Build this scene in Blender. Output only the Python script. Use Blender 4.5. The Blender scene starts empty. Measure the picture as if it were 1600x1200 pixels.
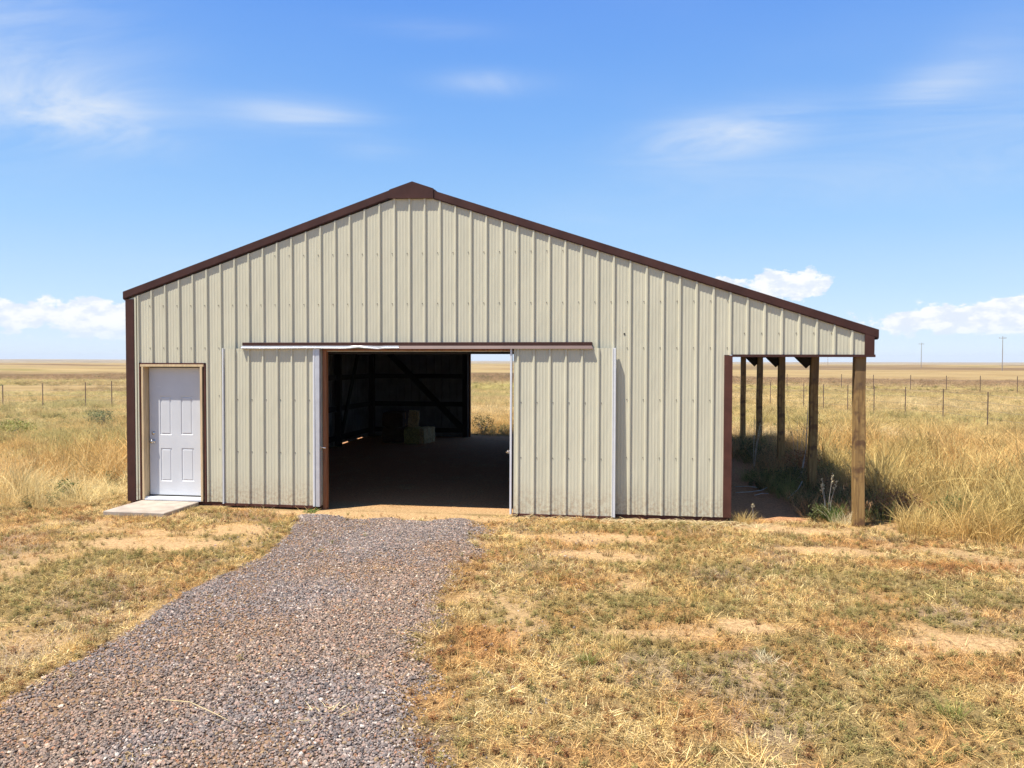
import bpy, bmesh, math, random
import numpy as np
from mathutils import Vector, Matrix
random.seed(7)
RS = np.random.RandomState(11)
scene = bpy.context.scene
COL = scene.collection
R = math.radians

# ------------------------------------------------------------------ camera
cam_d = bpy.data.cameras.new('camera')
cam_d.sensor_width = 36.0
cam_d.lens = 36.0 * 1230.7 / 1600.0
cam_d.clip_start = 0.1
cam_d.clip_end = 60000
cam = bpy.data.objects.new('camera', cam_d)
COL.objects.link(cam)
cam.matrix_world = (Matrix.Translation((7.595, -11.243, 2.191)) @ Matrix.Rotation(0.1499, 4, 'Z')
                    @ Matrix.Rotation(math.pi / 2 - 0.0284, 4, 'X') @ Matrix.Rotation(0.0022, 4, 'Z'))
scene.camera = cam

# ------------------------------------------------------------------ light
SUN_EL = R(67.5)
SUN_AZ = math.atan2(-0.32, -0.25)          # direction towards the sun, from +Y clockwise
to_sun = Vector((math.sin(SUN_AZ) * math.cos(SUN_EL), math.cos(SUN_AZ) * math.cos(SUN_EL), math.sin(SUN_EL)))
sun_d = bpy.data.lights.new('sun', 'SUN')
sun_d.energy = 5.0
sun_d.angle = R(0.5)
sun_d.color = (1.0, 0.94, 0.84)
sun = bpy.data.objects.new('sun', sun_d)
COL.objects.link(sun)
sun.rotation_euler = to_sun.to_track_quat('Z', 'Y').to_euler()
sun.location = (0, 0, 30)

scene.view_settings.view_transform = 'Standard'
scene.view_settings.look = 'None'
scene.view_settings.gamma = 1.0
scene.view_settings.use_curve_mapping = False
scene.view_settings.exposure = 0.86


class NT:
    """small helper to wire node trees"""
    def __init__(self, tree):
        self.t = tree
        tree.nodes.clear()

    def n(self, typ, **kw):
        nd = self.t.nodes.new(typ)
        for k, v in kw.items():
            setattr(nd, k, v)
        return nd

    def put(self, sock, v):
        if v is None:
            return
        if isinstance(v, bpy.types.NodeSocket):
            self.t.links.new(v, sock)
        else:
            sock.default_value = v

    def m(self, op, a, b=None, c=None, clamp=False):
        nd = self.n('ShaderNodeMath', operation=op, use_clamp=clamp)
        self.put(nd.inputs[0], a)
        self.put(nd.inputs[1], b)
        self.put(nd.inputs[2], c)
        return nd.outputs[0]

    def mix(self, f, a, b, blend='MIX'):
        nd = self.n('ShaderNodeMix', data_type='RGBA', blend_type=blend)
        self.put(nd.inputs[0], f)
        self.put(nd.inputs[6], a if not isinstance(a, tuple) else (*a, 1)[:4])
        self.put(nd.inputs[7], b if not isinstance(b, tuple) else (*b, 1)[:4])
        return nd.outputs[2]

    def noise(self, vec, scale, detail=4, rough=0.55, out='Fac', dist=0.0):
        nd = self.n('ShaderNodeTexNoise')
        self.put(nd.inputs['Vector'], vec)
        nd.inputs['Scale'].default_value = scale
        nd.inputs['Detail'].default_value = detail
        nd.inputs['Roughness'].default_value = rough
        nd.inputs['Distortion'].default_value = dist
        return nd.outputs[out]

    def maprange(self, v, a, b, c=0.0, d=1.0, smooth=True):
        nd = self.n('ShaderNodeMapRange', interpolation_type='SMOOTHSTEP' if smooth else 'LINEAR')
        self.put(nd.inputs[0], v)
        nd.inputs[1].default_value = a
        nd.inputs[2].default_value = b
        nd.inputs[3].default_value = c
        nd.inputs[4].default_value = d
        return nd.outputs[0]

    def comb(self, x, y, z):
        nd = self.n('ShaderNodeCombineXYZ')
        self.put(nd.inputs[0], x)
        self.put(nd.inputs[1], y)
        self.put(nd.inputs[2], z)
        return nd.outputs[0]

    def ramp(self, f, stops):
        nd = self.n('ShaderNodeValToRGB')
        cr = nd.color_ramp
        while len(cr.elements) < len(stops):
            cr.elements.new(0.5)
        for e, (p, c) in zip(cr.elements, stops):
            e.position = p
            e.color = (*c, 1)
        self.put(nd.inputs[0], f)
        return nd.outputs[0]


# ------------------------------------------------------------------ sky
world = bpy.data.worlds.new('World')
scene.world = world
world.use_nodes = True
w = NT(world.node_tree)
sky = w.n('ShaderNodeTexSky', sky_type='NISHITA')
sky.sun_disc = False
sky.sun_elevation = SUN_EL
sky.sun_rotation = SUN_AZ % (2 * math.pi)
sky.altitude = 1600
sky.air_density = 1.0
sky.dust_density = 0.35
sky.ozone_density = 1.6
geo = w.n('ShaderNodeTexCoord')
sep = w.n('ShaderNodeSeparateXYZ')
w.put(sep.inputs[0], geo.outputs['Generated'])
dx, dy, dz = sep.outputs
az = w.m('MULTIPLY', w.m('ARCTAN2', dx, dy), 180 / math.pi)
el = w.m('MULTIPLY', w.m('ARCSINE', dz), 180 / math.pi)


def blob(a, e, sa, se, amp=1.0, tilt=0.0):
    u = w.m('SUBTRACT', az, a)
    v = w.m('SUBTRACT', w.m('SUBTRACT', el, e), w.m('MULTIPLY', u, tilt))
    u2 = w.m('POWER', w.m('ABSOLUTE', w.m('DIVIDE', u, sa)), 2.0)
    v2 = w.m('POWER', w.m('ABSOLUTE', w.m('DIVIDE', v, se)), 2.0)
    g = w.m('EXPONENT', w.m('MULTIPLY', w.m('ADD', u2, v2), -1.0))
    return w.m('MULTIPLY', g, amp)


def addall(lst):
    r = lst[0]
    for q in lst[1:]:
        r = w.m('ADD', r, q)
    return r


# high thin cloud: noise on the plane of the cloud layer
zz = w.m('ADD', w.m('MAXIMUM', dz, 0.0), 0.12)
px = w.m('DIVIDE', dx, zz)
py = w.m('DIVIDE', dy, zz)
pv = w.comb(w.m('MULTIPLY', px, 1.0), w.m('MULTIPLY', py, 1.0), 0.0)
ci_n = w.noise(w.comb(w.m('MULTIPLY', w.m('ADD', px, w.m('MULTIPLY', py, -0.25)), 0.8), w.m('MULTIPLY', py, 1.5), 3.1), 1.5, 7, 0.63, dist=1.0)
ci_l = w.noise(pv, 0.55, 3, 0.5)
ci_env = addall([blob(-36.5, 15.2, 5.5, 1.8, 1.2), blob(-41, 17.8, 7.0, 5.0, 0.8), blob(-23.5, 16.6, 4.6, 1.1, 1.15, 0.02),
                 blob(-10.5, 19.3, 3.6, 0.75, 0.85), blob(6.5, 15.5, 5.8, 1.5, 1.3, 0.05), blob(19.7, 17.2, 3.8, 1.7, 0.8, 0.3),
                 blob(-18.5, 14.9, 2.8, 0.7, 0.7), blob(-15, 22.5, 4.5, 0.6, 0.35), blob(24, 14.0, 7.0, 3.0, 0.5), blob(14, 12.3, 9, 2.0, 0.35)])
ci_base = w.maprange(ci_l, 0.5, 0.75, 0.0, 0.5)
ci = w.m('MULTIPLY', w.m('ADD', ci_env, ci_base), w.maprange(ci_n, 0.26, 0.78, 0.0, 0.66), clamp=True)

# low heaped cloud along the horizon
cu_v = w.comb(w.m('MULTIPLY', az, 0.50), w.m('MULTIPLY', el, 0.95), 7.7)
cu_n = w.noise(cu_v, 1.0, 7, 0.62)
cu_l = w.noise(w.comb(w.m('MULTIPLY', w.m('COSINE', w.m('MULTIPLY', w.m('ADD', az, 0), math.pi / 180)), 2.4), w.m('MULTIPLY', w.m('SINE', w.m('MULTIPLY', az, math.pi / 180)), 2.4), 0.4), 1.6, 2, 0.5)
cu_env = addall([blob(-41.0, 2.7, 2.6, 1.15, 1.0), blob(-36.5, 2.6, 2.4, 1.5, 1.05), blob(-33.0, 3.1, 2.2, 1.5, 0.9),
                 blob(10.2, 5.1, 2.9, 1.35, 1.05), blob(6.4, 5.6, 1.0, 0.5, 0.8), blob(18.2, 2.6, 2.2, 0.9, 0.95), blob(22.5, 2.9, 2.9, 1.35, 1.05),
                 blob(26.0, 2.6, 3.0, 1.3, 1.0), blob(15.2, 2.9, 1.6, 0.5, 0.45),
                 w.m('MULTIPLY', w.m('MULTIPLY', blob(0, 3.0, 1e6, 1.5, 1.0), w.maprange(cu_l, 0.5, 0.62)), w.maprange(w.m('ABSOLUTE', w.m('ADD', az, 8)), 38, 50))])
cu = w.maprange(w.m('ADD', cu_env, w.m('MULTIPLY', w.m('SUBTRACT', cu_n, 0.5), 2.3)), 0.42, 0.62, 0.0, 0.97)
# flat, thinner bottoms
cu = w.m('MULTIPLY', cu, w.maprange(cu_env, 0.10, 0.30))
cu = w.m('MULTIPLY', cu, w.maprange(el, 0.4, 2.7, 0.15, 1.0))
hue = w.n('ShaderNodeHueSaturation')
hue.inputs['Saturation'].default_value = 1.12
hue.inputs['Value'].default_value = 1.0
w.put(hue.inputs['Color'], sky.outputs[0])
veil = w.m('MULTIPLY', w.maprange(ci_l, 0.3, 0.8), 0.07)
K = 1.0 / (0.11 * 1.815)
grad = w.ramp(w.maprange(el, -5.0, 90.0, 0.0, 1.0, smooth=False), [
    (0.0, (0.60 * K, 0.72 * K, 0.88 * K)), (0.055, (0.66 * K, 0.80 * K, 0.97 * K)), (0.10, (0.52 * K, 0.73 * K, 0.98 * K)), (0.155, (0.35 * K, 0.62 * K, 0.98 * K)),
    (0.22, (0.205 * K, 0.475 * K, 0.97 * K)), (0.31, (0.12 * K, 0.345 * K, 0.93 * K)), (0.6, (0.06 * K, 0.17 * K, 0.52 * K)), (1.0, (0.045 * K, 0.125 * K, 0.40 * K))])
skyc = w.mix(0.82, hue.outputs[0], grad)
skyc = w.mix(veil, skyc, (4.0, 4.4, 5.0))
skyc = w.mix(ci, skyc, (3.7, 4.15, 4.8))
cu_s = w.noise(w.comb(w.m('MULTIPLY', az, 0.8), w.m('ADD', w.m('MULTIPLY', el, 1.6), -0.35), 7.7), 1.0, 5, 0.6)
skyc = w.mix(cu, skyc, w.mix(w.maprange(cu_s, 0.38, 0.58), (4.1, 4.45, 5.0), (5.2, 5.25, 5.3)))
bg = w.n('ShaderNodeBackground')
w.put(bg.inputs[0], skyc)
bg.inputs[1].default_value = 0.11
wo = w.n('ShaderNodeOutputWorld')
w.t.links.new(bg.outputs[0], wo.inputs[0])


# ------------------------------------------------------------------ materials
def mat(name, col, rough=0.6, var=0.0, vscale=4.0, spec=0.4, metal=0.0, bump=0.0, bscale=60.0, stretch=(1, 1, 1), col2=None, coat=0.0, space='Object', trans=0.0):
    m = bpy.data.materials.new(name)
    m.use_nodes = True
    t = NT(m.node_tree)
    tc = t.n('ShaderNodeTexCoord')
    mp = t.n('ShaderNodeMapping')
    mp.inputs['Scale'].default_value = stretch
    t.put(mp.inputs[0], tc.outputs[space])
    b = t.n('ShaderNodeBsdfPrincipled')
    b.inputs['Roughness'].default_value = rough
    b.inputs['Specular IOR Level'].default_value = spec
    b.inputs['Metallic'].default_value = metal
    c2 = col2 or tuple(x * (1 - var) for x in col)
    nz = t.noise(mp.outputs[0], vscale, 6, 0.6)
    c = t.mix(t.maprange(nz, 0.3, 0.7), c2, col)
    t.put(b.inputs['Base Color'], c)
    if bump > 0:
        bn = t.n('ShaderNodeBump')
        bn.inputs['Strength'].default_value = bump
        bn.inputs['Distance'].default_value = 0.005
        t.put(bn.inputs['Height'], t.noise(mp.outputs[0], bscale, 5, 0.6))
        t.put(b.inputs['Normal'], bn.outputs[0])
    o = t.n('ShaderNodeOutputMaterial')
    t.t.links.new(b.outputs[0], o.inputs[0])
    m['b'] = 1
    return m


def siding_mat():
    m = bpy.data.materials.new('beige_painted_steel')
    m.use_nodes = True
    t = NT(m.node_tree)
    g = t.n('ShaderNodeNewGeometry')
    s = t.n('ShaderNodeSeparateXYZ')
    t.put(s.inputs[0], g.outputs['Position'])
    base = (0.585, 0.555, 0.418)
    n1 = t.noise(t.comb(t.m('MULTIPLY', s.outputs[0], 3.0), t.m('MULTIPLY', s.outputs[1], 3.0), t.m('MULTIPLY', s.outputs[2], 0.5)), 1.0, 5, 0.6)
    c = t.mix(t.maprange(n1, 0.35, 0.7), (0.55, 0.525, 0.395), base)
    st = t.noise(t.comb(t.m('MULTIPLY', s.outputs[0], 30.0), t.m('MULTIPLY', s.outputs[1], 30.0), t.m('MULTIPLY', s.outputs[2], 1.2)), 1.0, 4, 0.6)
    c = t.mix(t.maprange(st, 0.60, 0.85, 0, 0.12), c, (0.42, 0.37, 0.28))
    # soil splashed on the lowest half metre
    low = t.maprange(s.outputs[2], 0.0, 0.55, 1.0, 0.0)
    sp = t.noise(g.outputs['Position'], 22.0, 5, 0.7)
    c = t.mix(t.m('MULTIPLY', low, t.maprange(sp, 0.35, 0.75)), c, (0.36, 0.26, 0.16))
    b = t.n('ShaderNodeBsdfPrincipled')
    t.put(b.inputs['Base Color'], c)
    b.inputs['Roughness'].default_value = 0.42
    b.inputs['Specular IOR Level'].default_value = 0.35
    bn = t.n('ShaderNodeBump')
    bn.inputs['Strength'].default_value = 0.5
    bn.inputs['Distance'].default_value = 0.02
    t.put(bn.inputs['Height'], t.noise(t.comb(t.m('MULTIPLY', s.outputs[0], 6.0), t.m('MULTIPLY', s.outputs[1], 6.0), t.m('MULTIPLY', s.outputs[2], 1.6)), 1.0, 2, 0.5))
    t.put(b.inputs['Normal'], bn.outputs[0])
    o = t.n('ShaderNodeOutputMaterial')
    t.t.links.new(b.outputs[0], o.inputs[0])
    return m


M = {}
M['siding'] = siding_mat()
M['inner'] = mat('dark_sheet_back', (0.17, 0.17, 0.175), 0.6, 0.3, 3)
M['brown'] = mat('brown_painted_steel', (0.072, 0.031, 0.024), 0.5, 0.3, 3, spec=0.22)
M['brown_light'] = mat('skylit_brown_steel', (0.125, 0.066, 0.058), 0.45, 0.25, 3, spec=0.45)  # brown lightened to paint in skylight on the tilted track lip
M['jtrim'] = mat('red_brown_trim', (0.105, 0.042, 0.030), 0.55, 0.3, 5, spec=0.2)
M['galv'] = mat('galvanised_steel', (0.60, 0.61, 0.64), 0.38, 0.12, 8, metal=0.35, spec=0.6)
M['white'] = mat('white_trim_steel', (0.68, 0.69, 0.70), 0.4, 0.08, 6)
M['door'] = mat('white_door_paint', (0.60, 0.615, 0.635), 0.38, 0.07, 2.5, spec=0.45)
M['pine'] = mat('pale_pine', (0.66, 0.50, 0.29), 0.7, 0.25, 3, bump=0.3, bscale=30, stretch=(14, 14, 1))
M['cedar'] = mat('orange_brown_board', (0.33, 0.13, 0.052), 0.65, 0.4, 3, bump=0.3, bscale=30, stretch=(10, 10, 0.8))
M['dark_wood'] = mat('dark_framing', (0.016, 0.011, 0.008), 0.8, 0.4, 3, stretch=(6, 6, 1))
M['concrete'] = mat('pale_concrete', (0.42, 0.35, 0.285), 0.85, 0.30, 5, bump=0.35, bscale=90)
M['chrome'] = mat('satin_nickel', (0.62, 0.60, 0.57), 0.25, 0.1, 10, metal=1.0)
M['rust_post'] = mat('weathered_fence_steel', (0.20, 0.135, 0.095), 0.7, 0.5, 12)
M['wire'] = mat('fence_wire', (0.30, 0.24, 0.19), 0.6, 0.3, 5, metal=0.4)
M['pole'] = mat('weathered_pole_wood', (0.34, 0.29, 0.25), 0.8, 0.3, 1)
M['straw_pale'] = mat('hay', (0.62, 0.48, 0.24), 0.9, 0.5, 30, bump=1.0, bscale=120)
M['straw_green'] = mat('greenish_hay', (0.44, 0.38, 0.13), 0.9, 0.5, 30, bump=1.0, bscale=120)
M['straw_old'] = mat('old_brown_hay', (0.09, 0.05, 0.028), 0.9, 0.5, 30, bump=1.0, bscale=120)
M['twine'] = mat('orange_twine', (0.45, 0.20, 0.06), 0.8, 0.3, 30)
M['bark_grey'] = mat('bleached_twig', (0.52, 0.47, 0.41), 0.8, 0.35, 15)
M['straw_dry'] = mat('dry_straw', (0.58, 0.46, 0.25), 0.8, 0.3, 15)
M['screw'] = mat('screw_head', (0.20, 0.175, 0.14), 0.6, 0.3, 15)
M['slot'] = mat('dark_gap', (0.02, 0.018, 0.016), 0.8, 0.3, 15)


def post_mat():
    m = bpy.data.materials.new('treated_pine_post')
    m.use_nodes = True
    t = NT(m.node_tree)
    tc = t.n('ShaderNodeTexCoord')
    oi = t.n('ShaderNodeObjectInfo')
    mp = t.n('ShaderNodeMapping')
    mp.inputs['Scale'].default_value = (16, 16, 0.9)
    t.put(mp.inputs[0], tc.outputs['Object'])
    g = t.noise(mp.outputs[0], 2.0, 7, 0.65, dist=0.6)
    c = t.ramp(g, [(0.25, (0.09, 0.045, 0.016)), (0.45, (0.24, 0.140, 0.045)), (0.60, (0.34, 0.215, 0.075)), (0.80, (0.13, 0.072, 0.026))])
    s = t.n('ShaderNodeSeparateXYZ')
    t.put(s.inputs[0], tc.outputs['Object'])
    # preservative stain: random dark red-brown patches, as soaked in
    st = t.noise(tc.outputs['Object'], 3.2, 4, 0.6)
    c = t.mix(t.maprange(st, 0.50, 0.62, 0, 0.8), c, (0.085, 0.038, 0.018))
    c = t.mix(t.maprange(s.outputs[2], 1.85, 1.80, 0.0, 1.0), t.mix(0.55, c, (0.10, 0.06, 0.03)), c)  # upper part of the post a darker brown
    kn = t.n('ShaderNodeTexVoronoi')
    kn.inputs['Scale'].default_value = 1.0
    mp2 = t.n('ShaderNodeMapping')
    mp2.inputs['Scale'].default_value = (9, 9, 2.6)
    t.put(mp2.inputs[0], tc.outputs['Object'])
    t.put(kn.inputs['Vector'], mp2.outputs[0])
    c = t.mix(t.maprange(kn.outputs['Distance'], 0.05, 0.16, 0.8, 0.0), c, (0.07, 0.03, 0.015))
    b = t.n('ShaderNodeBsdfPrincipled')
    t.put(b.inputs['Base Color'], c)
    b.inputs['Roughness'].default_value = 0.75
    bn = t.n('ShaderNodeBump')
    bn.inputs['Strength'].default_value = 0.4
    bn.inputs['Distance'].default_value = 0.004
    t.put(bn.inputs['Height'], g)
    t.put(b.inputs['Normal'], bn.outputs[0])
    o = t.n('ShaderNodeOutputMaterial')
    t.t.links.new(b.outputs[0], o.inputs[0])
    return m


M['post'] = post_mat()


# ------------------------------------------------------------------ object helpers
def tag(o, label=None, cat=None, group=None, kind=None):
    if label:
        o['label'] = label
    if cat:
        o['category'] = cat
    if group:
        o['group'] = group
    if kind:
        o['kind'] = kind
    return o


def obj(name, verts, faces, material, parent=None, smooth=False):
    me = bpy.data.meshes.new(name)
    me.from_pydata([tuple(v) for v in verts], [], [tuple(f) for f in faces])
    mats = material if isinstance(material, (list, tuple)) else [material]
    for mm in mats:
        me.materials.append(mm)
    if smooth:
        me.polygons.foreach_set('use_smooth', [True] * len(me.polygons))
    me.update()
    o = bpy.data.objects.new(name, me)
    COL.objects.link(o)
    if parent:
        o.parent = parent
    return o


def empty(name, loc=(0, 0, 0), **kw):
    o = bpy.data.objects.new(name, None)
    COL.objects.link(o)
    o.location = loc
    o.empty_display_size = 0.2
    tag(o, **kw)
    return o


class MB:
    def __init__(self):
        self.v, self.f = [], []

    def add(self, vs, fs):
        k = len(self.v)
        self.v += [tuple(p) for p in vs]
        self.f += [tuple(i + k for i in f) for f in fs]
        return self

    def box(self, x0, x1, y0, y1, z0, z1):
        vs = [(x0, y0, z0), (x1, y0, z0), (x1, y1, z0), (x0, y1, z0), (x0, y0, z1), (x1, y0, z1), (x1, y1, z1), (x0, y1, z1)]
        return self.add(vs, [(0, 3, 2, 1), (4, 5, 6, 7), (0, 1, 5, 4), (1, 2, 6, 5), (2, 3, 7, 6), (3, 0, 4, 7)])

    def prism(self, poly, y0, y1):
        """poly: xz outline, extruded from y0 to y1"""
        n = len(poly)
        vs = [(p[0], y0, p[1]) for p in poly] + [(p[0], y1, p[1]) for p in poly]
        fs = [tuple(range(n)), tuple(range(2 * n - 1, n - 1, -1))]
        for i in range(n):
            j = (i + 1) % n
            fs.append((i, i + n, j + n, j))
        return self.add(vs, fs)

    def beam(self, a, b, wx, wz, up=(0, 0, 1)):
        a, b = Vector(a), Vector(b)
        d = (b - a).normalized()
        s = d.cross(Vector(up))
        if s.length < 1e-4:
            s = d.cross(Vector((1, 0, 0)))
        s.normalize()
        u = s.cross(d)
        vs = []
        for p in (a, b):
            for (i, j) in ((-1, -1), (1, -1), (1, 1), (-1, 1)):
                vs.append(p + s * i * wx / 2 + u * j * wz / 2)
        return self.add(vs, [(0, 1, 2, 3), (7, 6, 5, 4), (0, 4, 5, 1), (1, 5, 6, 2), (2, 6, 7, 3), (3, 7, 4, 0)])

    def tube(self, pts, radii, n=6, cap=True):
        pts = [Vector(p) for p in pts]
        if not isinstance(radii, (list, tuple)):
            radii = [radii] * len(pts)
        vs, fs = [], []
        for i, p in enumerate(pts):
            d = (pts[min(i + 1, len(pts) - 1)] - pts[max(i - 1, 0)]).normalized()
            s = d.cross(Vector((0.13, 0.2, 1)))
            if s.length < 1e-3:
                s = d.cross(Vector((1, 0, 0)))
            s.normalize()
            u = s.cross(d)
            for k in range(n):
                t = 2 * math.pi * k / n
                vs.append(p + (s * math.cos(t) + u * math.sin(t)) * radii[i])
        for i in range(len(pts) - 1):
            for k in range(n):
                k2 = (k + 1) % n
                fs.append((i * n + k, i * n + k2, (i + 1) * n + k2, (i + 1) * n + k))
        if cap:
            fs.append(tuple(range(n - 1, -1, -1)))
            fs.append(tuple((len(pts) - 1) * n + k for k in range(n)))
        return self.add(vs, fs)

    def lathe(self, prof, centre, axis='y', n=16):
        vs, fs = [], []
        for (r, h) in prof:
            for k in range(n):
                t = 2 * math.pi * k / n
                if axis == 'y':
                    vs.append((centre[0] + r * math.cos(t), centre[1] + h, centre[2] + r * math.sin(t)))
                else:
                    vs.append((centre[0] + r * math.cos(t), centre[1] + r * math.sin(t), centre[2] + h))
        for i in range(len(prof) - 1):
            for k in range(n):
                k2 = (k + 1) % n
                fs.append((i * n + k, i * n + k2, (i + 1) * n + k2, (i + 1) * n + k))
        fs.append(tuple(range(n)))
        fs.append(tuple((len(prof) - 1) * n + k for k in range(n)))
        return self.add(vs, fs)

    def build(self, name, material, parent=None, bevel=0.0, smooth=False):
        o = obj(name, self.v, self.f, material, parent, smooth)
        bm = bmesh.new()
        bm.from_mesh(o.data)
        bmesh.ops.recalc_face_normals(bm, faces=bm.faces)
        if bevel > 0:
            bmesh.ops.bevel(bm, geom=list(bm.edges), offset=bevel, segments=1, affect='EDGES', clamp_overlap=True)
        bm.to_mesh(o.data)
        bm.free()
        return o


# ------------------------------------------------------------------ noise for placing things
def vnoise(x, y, seed=0):
    xi, yi = np.floor(x).astype(np.int64), np.floor(y).astype(np.int64)
    xf, yf = x - xi, y - yi
    u, v = xf * xf * (3 - 2 * xf), yf * yf * (3 - 2 * yf)

    def h(a, b):
        n = (a * 374761393 + b * 668265263 + seed * 982451653) & 0xffffffff
        n = ((n ^ (n >> 13)) * 1274126177) & 0xffffffff
        return ((n ^ (n >> 16)) & 0xffff) / 65535.0
    return (h(xi, yi) * (1 - u) + h(xi + 1, yi) * u) * (1 - v) + (h(xi, yi + 1) * (1 - u) + h(xi + 1, yi + 1) * u) * v


def fbm(x, y, seed=0, octv=4):
    s, a, t = 0, 1, 0
    for i in range(octv):
        s = s + a * vnoise(x * 2 ** i + 17.3 * i, y * 2 ** i - 9.1 * i, seed + i)
        t += a
        a *= 0.5
    return s / t


def sst(v, a, b):
    t = np.clip((v - a) / (b - a), 0, 1)
    return t * t * (3 - 2 * t)


def gb(x, y, cx, cy, rx, ry=None):
    ry = ry or rx
    return np.exp(-((x - cx) / rx) ** 2 - ((y - cy) / ry) ** 2)


GL_Y = [-16, -7.5, -6.7, -6.3, -5.6, -4.3, -2.6, -0.65]
GL_X = [3.55, 3.60, 3.57, 3.55, 3.45, 3.43, 3.45, 2.96]
GR_Y = [-16, -7.2, -6.3, -5.2, -4.0, -2.2, -0.32]
GR_X = [6.9, 6.52, 6.27, 6.03, 5.83, 5.80, 5.52]


def gravel_mask(x, y):
    n = (fbm(x * 1.7, y * 1.7, 3, 4) - 0.5) * 0.55
    xl, xr = np.interp(y, GL_Y, GL_X), np.interp(y, GR_Y, GR_X)
    ml = sst(x - xl + n * 0.5, -0.06, 0.10)
    mr = sst(xr - x + n * 1.1, -0.15, 0.30)
    mt = sst(-0.52 - y + n * 1.5 - 0.08 * (x < 4), -0.05, 0.12)
    return ml * mr * mt


def fines(x, y):
    """worn patches where packed tan dust shows between the stones"""
    r = sst(fbm(x * 1.1 + 3, y * 0.7, 88, 4), 0.54, 0.68)
    ruts = np.maximum(gb(x, 0 * y, 4.05, 0, 0.22, 1), gb(x, 0 * y, 5.45, 0, 0.22, 1)) * 0.5
    return np.clip(r + ruts * fbm(x * 2, y * 2, 89, 3), 0, 1)


def barn_in(x, y):
    return ((x > -0.15) & (x < 9.0) & (y > -0.0) & (y < 11.45)).astype(float)


def lean_dirt(x, y):
    n = (fbm(x * 1.3, y * 1.3, 5, 3) - 0.5) * 0.5
    return ((x > 8.9)).astype(float) * sst(10.15 - x + n, -0.15, 0.15) * sst(y, 0.0, 0.5) * sst(8.8 - y, 0, 1.5)


def tall_mask(x, y):
    """1 where the uncut field grass stands"""
    n = (fbm(x * 0.8, y * 0.8, 8, 3) - 0.5) * 1.2
    right = sst(x - (11.1 + np.clip(-y, 0, 9) * 0.55) + n * 0.5, 0.0, 0.6) * sst(y + 1.15 + n * 0.5 + 0.1 * (x - 12.0), 0, 0.5)
    left = sst(-0.35 - x + n * 0.3, 0, 0.4) * sst(y + 1.0 + n - 0.35 * (x + 0.3), 0, 0.8)
    back = sst(y - 11.7, 0, 0.4)
    return np.maximum(np.maximum(right, left), back)


def masks(x, y):
    g = gravel_mask(x, y)
    f = fbm(x * 1.1, y * 1.1, 21, 4)
    f2 = fbm(x * 2.6, y * 2.6, 33, 4)
    bare = sst(f + 0.45 * (f2 - 0.5), 0.59, 0.70) * 0.7
    for (cx, cy, rx, ry, a) in ((9.95, -1.5, .7, .25, .9), (7.4, -2.2, .9, .3, .8), (8.6, -4.4, .45, .3, .9), (10.4, -4.5, .6, .25, .9), (2.0, -2.5, 1.3, .5, .9), (6.9, -1.3, 1.3, .5, .65),
                                (2.45, -1.6, .8, .5, .8), (7.7, -4.75, .5, .25, .7), (9.6, -.35, .8, .35, 1), (4.3, -.35, 2.0, .35, 1.2), (1.3, -1.9, 1.0, .35, .6)):
        bare = np.maximum(bare, sst(a * gb(x, y, cx, cy, rx, ry) + (f2 - 0.5) * 0.7, 0.32, 0.62))
    green = sst(fbm(x * 0.75 + 5, y * 0.75, 44, 4), 0.52, 0.66) * 0.75
    for (cx, cy, rx, ry, a) in ((6.9, -4.5, .7, .6, .9), (7.9, -4.0, .9, .5, .9), (10.0, -3.9, .8, .45, 1.0), (8.4, -2.6, 1.0, .5, .7), (2.5, -4.7, .7, .8, .75), (11.4, -0.2, .8, .5, .5), (10.7, -2.9, .8, .4, .6)):
        green = np.maximum(green, a * sst(gb(x, y, cx, cy, rx, ry) + (f - .5) * .8, 0.3, 0.75))
    rust = sst(fbm(x * 1.6 - 7, y * 1.6 + 3, 55, 4), 0.54, 0.68) * 0.6
    for (cx, cy, rx, ry, a) in ((11.2, -2.05, 1.3, .28, 1.0), (6.4, -5.2, .4, .5, .9), (10.4, -1.0, .6, .3, .7), (7.7, -1.1, 1.1, .4, .7), (7.3, -.2, 1.4, .3, .8), (5.9, -3.2, .2, 1.2, .5)):
        rust = np.maximum(rust, a * sst(gb(x, y, cx, cy, rx, ry) + (f2 - .5) * .8, 0.3, 0.75))
    grey = sst(fbm(x * 1.3 + 11, y * 1.3 + 2, 66, 4), 0.56, 0.68)
    return g, bare, green, rust, grey


def mixc(c, d, f):
    f = np.asarray(f)[..., None]
    return c * (1 - f) + np.array(d) * f


def ground_h(x, y):
    h = -0.035 + 0.05 * (fbm(x * 0.35, y * 0.35, 71, 3) - 0.5) * sst(np.abs(y + 0.2), 0.8, 4)
    h = h + 0.02 * (fbm(x * 2.2, y * 2.2, 72, 3) - 0.5) * (1 - barn_in(x, y))
    h = h - 0.02 * sst(x, 8.0, 10.7)
    h = h + 0.018 * gravel_mask(x, y)
    d = np.hypot(x - 7.6, y + 11.2)
    far = sst(d, 40, 220)
    az_ = np.arctan2(x - 7.6, y + 11.2)
    roll = (fbm(x * 0.006 + 3, y * 0.011, 73, 4) - 0.5)
    h = h + far * roll * 3.2 - 0.6 * sst(d, 60, 400)
    # long low hills at the very back, a little higher on the left
    hill = fbm(az_ * 9 + 4, d * 0.0003, 74, 4)
    h = h + sst(d, 2600, 5200) * (4.5 + 11 * hill * (0.5 + 0.9 * sst(-az_, -0.2, 0.4))) - sst(d, 500, 2600) * 3.0
    return h


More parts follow.
